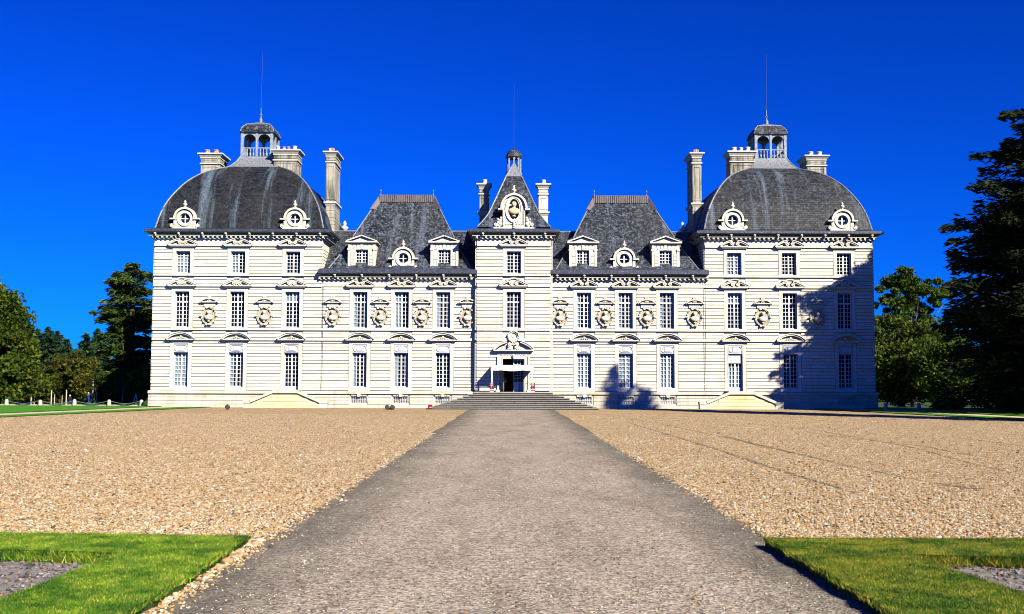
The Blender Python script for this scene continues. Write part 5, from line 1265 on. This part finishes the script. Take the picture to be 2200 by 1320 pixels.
# ------------------------------------------------------------------ small things
def bollard_mb():
    b = MB(); b.smooth = True
    b.lathe(0, 0, [(.165, -.1), (.165, .02), (.155, .05), (.13, .36), (.125, .40), (.11, .46), (.06, .50), (0.001, .51)], 14); return b
bol = None
BG = 'stone bollards along the lawns'
LB_ = [(20, 'squat stone bollard, leftmost on the left lawn, with a rope rising from it'), (92, 'stone bollard, second from the left edge of the photo'), (165, 'stone bollard just left of the person in blue'),
       (239, 'stone bollard just right of the person in blue'), (308, 'stone bollard nearest the left tower')]
RB_ = [(1901, 'shaded stone bollard nearest the right tower'), (1972, 'shaded stone bollard, second from the right tower'), (2045, 'stone bollard in front of the fern-like shrub'),
       (2119, 'stone bollard between the fern-like shrub and the glossy bush'), (2193, 'pale stone bollard at the right edge of the photo')]
M['boll'] = stone_mat('bollard_stone', (.46, .43, .37), (.2, .2, .17), (.6, .55, .4), .4, .6)
pos = {}
for side, L, D in ((0, LB_, 79.0), (1, RB_, 74.0)):
    for px, lab in L:
        X, Y = XD(px, D)
        if bol is None:
            bol = bollard_mb().build('bollard', M['boll']); o = bol
        else: o = bol.copy(); scene.collection.objects.link(o)
        z = .0 if side == 0 else .05
        o.location = (X, Y, z); o.rotation_euler = (0, 0, px * .1); o.scale = (1, 1, 1 + .06 * math.sin(px)); tag(o, lab, 'bollard', BG); pos[px] = Vector((X, Y, z + .44))
M['rope'] = mat('faded_rope', (.12, .17, .15), .8)
rl = {(20, 92): 'faded rope between the two leftmost bollards', (92, 165): 'faded rope sagging left of the person in blue', (165, 239): 'faded rope sagging in front of the person in blue', (239, 308): 'faded rope reaching the bollard nearest the left tower',
      (1901, 1972): 'faded rope in the shade beside the right tower', (1972, 2045): 'faded rope left of the fern-like shrub', (2045, 2119): 'pale rope sagging right of the fern-like shrub', (2119, 2193): 'pale rope in front of the glossy bush'}
for (a, c), lab in rl.items():
    A, B = pos[a], pos[c]; b = MB(); b.smooth = True
    b.tube([tuple(A.lerp(B, t_) - Vector((0, 0, .22 * 4 * t_ * (1 - t_)))) for t_ in [k / 12 for k in range(13)]], .022, 6); tag(b.build('rope', M['rope']), lab, 'rope', 'ropes between the bollards')
M['stake'] = mat('pale_stake', (.50, .44, .34), .9); M['netpost'] = mat('green_post', (.02, .07, .05), .7)
for px, D, h, w, lab in [(72, 92, .85, .045, 'tall pale stake behind the second bollard gap, left of its green twin'), (79, 93, .70, .035, 'thin pale stake next to the taller one left of the second bollard'), (115, 90, .62, .045, 'pale wooden stake right of the second bollard'),
        (147, 91, .66, .045, 'pale wooden stake beside the kneeling person'), (59, 94, .45, .03, 'short thin stake close to the first rope'), (122, 95, .36, .03, 'very short stake right of the pale wooden one'), (138, 96, .30, .03, 'very short stake left of the kneeling person'),
        (211, 95, .50, .03, 'thin stake right of the young tree trunk near the person in blue'), (44, 93, .40, .03, 'short stake below the rope beside the first bollard'), (35, 92, .38, .03, 'short stake nearest the leftmost bollard')]:
    X, Y = XD(px, D); z = gh(X, Y) + .1; b = MB(); b.tube([(0, 0, -.2), (.01, 0, h + .25), (.012, 0, h + .45)], [w, w, w * .6], 6)
    tag(b.build('garden_stake', M['stake'], None, (X, Y, z)), lab, 'stake', 'stakes in the garden left of the chateau')
for px, D, h, lab in [(203, 100, 1.6, 'thin pale trunk of a young tree right of the person in blue'), (267, 97, 1.35, 'thin pale trunk of a young tree left of the tower')]:
    X, Y = XD(px, D); rt = empty('young_tree', (X, Y, gh(X, Y)), lab, 'tree'); b = MB(); b.smooth = True
    b.tube([(0, 0, -.1), (.03, 0, h), (0, 0, h + 1.1)], [.07, .05, .015], 7); b.build('trunk', M['stake'], rt)
    r = np.random.RandomState(px); q = r.normal(0, 1, (500, 3)) * np.array([.45, .45, .55]) + np.array([0, 0, h + .7]); crown('crown', cards(q, .10, .5, r), M['leafO'], rt)
X, Y = XD(294.5, 84); b = MB()
b.tube([(-.22, 0, -.1), (.05, 0, .85)], .035, 6); b.tube([(.26, 0, -.1), (.05, 0, .85)], .035, 6); b.tube([(-.09, 0, .35), (.15, 0, .35)], .02, 5)
tag(b.build('trestle', M['potwhite'], None, (X, Y, .0)), 'white A-shaped trestle on the lawn near the left tower', 'trestle')

def person(name_label, X, Y, z0, joints, edges, radii, mats_fn, cap, scale=1.0):
    me = bpy.data.meshes.new('person'); me.from_pydata([tuple(c * scale for c in j) for j in joints], edges, [])
    o = bpy.data.objects.new('person', me); scene.collection.objects.link(o); o.location = (X, Y, z0)
    sk = o.modifiers.new('skin', 'SKIN'); me.update()
    for i, rr in enumerate(radii):
        sv = me.skin_vertices[0].data[i]; sv.radius = (rr[0] * scale, rr[1] * scale)
        sv.use_root = (i == 0)
    o.modifiers.new('sub', 'SUBSURF').levels = 2; o.modifiers['sub'].render_levels = 2
    me.materials.append(mats_fn); tag(o, name_label, 'person'); return o
def cloth_mat(name, skin, top, low, ztop, zlow, zneck):
    m = mat(name, top, .8); t = NT(m); s = t.n('ShaderNodeSeparateXYZ'); t.l(t.coord(), s.inputs[0])
    def step(z):
        x = t.n('ShaderNodeMath', operation='GREATER_THAN'); t.l(s.outputs[2], x.inputs[0]); x.inputs[1].default_value = z; return x.outputs[0]
    c = t.mix(step(ztop), low, top); c = t.mix(step(zneck), c, skin); t.col(c); return m
# standing person in blue (legs, torso, bent arms, neck, head)
J = [(0, 0, .98), (0, .0, 1.20), (0, .02, 1.42), (0, .01, 1.54), (0, -.03, 1.66), (0, -.02, 1.74),
     (-.10, 0, .92), (-.12, -.02, .50), (-.12, .02, .10), (-.12, -.12, .05), (.10, 0, .92), (.12, -.02, .50), (.13, .02, .10), (.13, -.12, .05),
     (-.20, .02, 1.42), (-.27, .02, 1.16), (-.22, -.22, 1.12), (-.18, -.30, 1.16), (.20, .02, 1.42), (.26, .04, 1.16), (.12, -.20, 1.12), (.05, -.28, 1.16)]
EJ = [(0, 1), (1, 2), (2, 3), (3, 4), (4, 5), (0, 6), (6, 7), (7, 8), (8, 9), (0, 10), (10, 11), (11, 12), (12, 13), (2, 14), (14, 15), (15, 16), (16, 17), (2, 18), (18, 19), (19, 20), (20, 21)]
RJ = [(.17, .13), (.17, .13), (.18, .13), (.06, .06), (.095, .11), (.08, .09), (.10, .10), (.075, .075), (.05, .05), (.045, .04), (.10, .10), (.075, .075), (.05, .05), (.045, .04),
      (.08, .08), (.06, .06), (.045, .045), (.035, .03), (.08, .08), (.06, .06), (.045, .045), (.035, .03)]
def pz(py, D): return CAM.z + (824.5 + 2.4 - py) * D / FPX
X, Y = XD(195, 160); zf = pz(875.5, 160)
mB = cloth_mat('blue_workwear', (.45, .28, .2), (.012, .045, .42), (.010, .030, .26), .95, 0, 1.56)
p_ = person('person standing in a blue jacket and blue trousers with a white cap', X, Y, zf, J, EJ, RJ, mB, None); p_.rotation_euler = (0, 0, R(-70))
b = MB(); b.smooth = True; b.ball(0, -.02, 1.76, .115, .125, .09, 12, 8); b.ball(0, -.11, 1.735, .075, .08, .02, 8, 5); b.build('cap', M['canvas'], p_)
b = MB(); b.smooth = True; b.ball(-.03, -.13, 1.66, .014, .014, .014, 6, 4); b.ball(.03, -.13, 1.66, .014, .014, .014, 6, 4); b.build('eyes', M['black'], p_)
J2 = [(0, 0, .45), (0, -.10, .68), (0, -.20, .88), (0, -.23, .98), (0, -.28, 1.08), (0, -.28, 1.16), (-.12, -.05, .42), (-.15, -.42, .46), (-.15, -.36, .08), (-.15, -.48, .04), (.12, 0, .40), (.14, -.30, .10), (.14, .12, .08), (.14, .22, .06),
      (-.19, -.20, .86), (-.24, -.34, .62), (-.16, -.52, .50), (-.12, -.58, .46), (.19, -.20, .86), (.24, -.34, .62), (.14, -.50, .46), (.10, -.56, .42)]
X, Y = XD(154, 152); zf = pz(873, 152)
mK = cloth_mat('dark_workwear', (.45, .28, .2), (.012, .014, .02), (.012, .03, .10), .48, 0, 1.0)
p2 = person('person kneeling in dark clothes with a white cap by the garden stakes', X, Y, zf, J2, EJ, RJ, mK, None); p2.rotation_euler = (0, 0, R(35))
b = MB(); b.smooth = True; b.ball(0, -.28, 1.17, .115, .125, .09, 12, 8); b.build('cap', M['canvas'], p2)

# entrance canopy, sign stands
b = MB(); zl = dz0 + .035
ca = empty('entrance_canopy', (0, -2.0, zl), 'white canvas canopy on two slim white posts over the entrance steps', 'canopy')
CXL, CXR = at(1057, 800, -2.0).x, at(1143.5, 800, -2.0).x; zt_, zb_ = at(1100, 786.5, -2.0).z - zl, at(1100, 796.5, -2.0).z - zl
for x in (CXL, CXR):
    b = MB(); b.box(x - .045, x + .045, -.045, .045, 0, zb_); b.build('post', M['canvas'], ca)
b = MB(); b.box(CXL - .08, CXR + .08, -.06, -.03, zb_, zt_)
n = 14; vs = []
for k in range(n + 1):
    x = CXL - .05 + (CXR - CXL + .1) * k / n
    for j in range(7):
        y = -.03 + 1.45 * j / 6; vs.append((x, y, zt_ - .02 - .10 * math.sin(math.pi * k / n) * math.sin(math.pi * min(1, j / 5 + .1)) + .10 * j / 6))
b.add(vs, [(k * 7 + j, (k + 1) * 7 + j, (k + 1) * 7 + j + 1, k * 7 + j + 1) for k in range(n) for j in range(6)])
b.ribbon([(CXL - .05 + (CXR - CXL + .1) * k / 16, zb_ + .16 - .19 * math.sin(math.pi * k / 16)) for k in range(17)], .02, -.085, -.058)
b.build('canvas_roof', M['canvas'], ca)
b = MB(); b.box(CXL - .05, CXL - .02, -.03, 1.4, zb_ + .1, zt_ + .02); b.box(CXR + .02, CXR + .05, -.03, 1.4, zb_ + .1, zt_ + .02); b.build('side_valance', M['canvas'], ca)
for px, lab in ((1056.5, 'maroon sign stand with white lettering at the left canopy post'), (1144.5, 'maroon sign stand with white lettering at the right canopy post')):
    x = at(px, 830, -2.2).x; s_ = empty('sign_stand', (x, -2.2, zl), lab, 'sign', 'maroon sign stands on the landing')
    b = MB(); b.box(-.15, .15, -.03, .03, .10, .66); b.build('panel', M['maroon'], s_)
    b = MB()
    for i in range(9):                                     # rows of small illegible print as the photo shows them
        pass
    rr = random.Random(px)
    for zc, h_, w_ in ((.60, .035, .16), (.545, .03, .19), (.47, .02, .15), (.44, .02, .17), (.36, .045, .045), (.27, .02, .10)):
        if w_ < .05: b.box(-.022, .022, -.036, -.028, zc - .02, zc + .02); continue
        x_ = -w_ / 2
        while x_ < w_ / 2:
            q = rr.uniform(.008, .016); b.box(x_, x_ + q, -.036, -.028, zc - h_ / 2, zc + h_ / 2); x_ += q + .006
    b.box(-.15, .15, -.036, -.028, .17, .20); b.build('lettering', M['print'], s_)
    b = MB(); b.box(-.14, .14, -.05, .05, 0, .10); b.box(-.10, .10, -.052, -.045, .02, .08); b.build('foot', M['bars'], s_)
# ground spotlights and the red box
def spot(X, Y, heads, lab):
    s_ = empty('floodlight', (X, Y, .004), lab, 'floodlight')
    for dx in heads:
        b = MB(); b.smooth = True; pts = [(0, -.16, .17), (0, -.10, .19), (0, .08, .20), (0, .16, .19)]
        b.tube([(dx, -.14, .17), (dx, -.12, .17), (dx, .02, .175), (dx, .10, .18)], [.155, .165, .14, .07], 14); h_ = b.build('lamp_head', M['black'], s_)
        b = MB(); b.ring(dx, .17, .13, .13, .001, .001, -.150, -.145, 16); b.build('lens', M['lens'], h_)
    b = MB(); b.box(min(heads) - .10, max(heads) + .10, -.06, .06, 0, .03); b.box(min(heads) - .03, max(heads) + .03, -.02, .02, .03, .12); b.build('base', M['black'], s_)
X, Y = gnd(489.5, 880.3); spot(X, Y, [0], 'single round black floodlight on the gravel near the left garden stoop')
X, Y = gnd(838, 880.7); spot(X, Y, [-.17, .17], 'twin black floodlights on the gravel left of the entrance steps')
X, Y = gnd(924, 880.2); s_ = empty('case', (X, Y, .004), 'small red case with a white stripe beside the entrance steps', 'case')
b = MB(); b.frus(-.16, .16, -.12, .12, .07, -.14, .14, -.10, .10, .30); b.build('shell', M['redpl'], s_)
b = MB(); b.box(-.05, .15, -.128, -.115, .14, .165); b.build('stripe', M['print'], s_)
b = MB(); b.box(-.26, .17, -.14, .14, 0, .07); b.build('base', M['black'], s_)
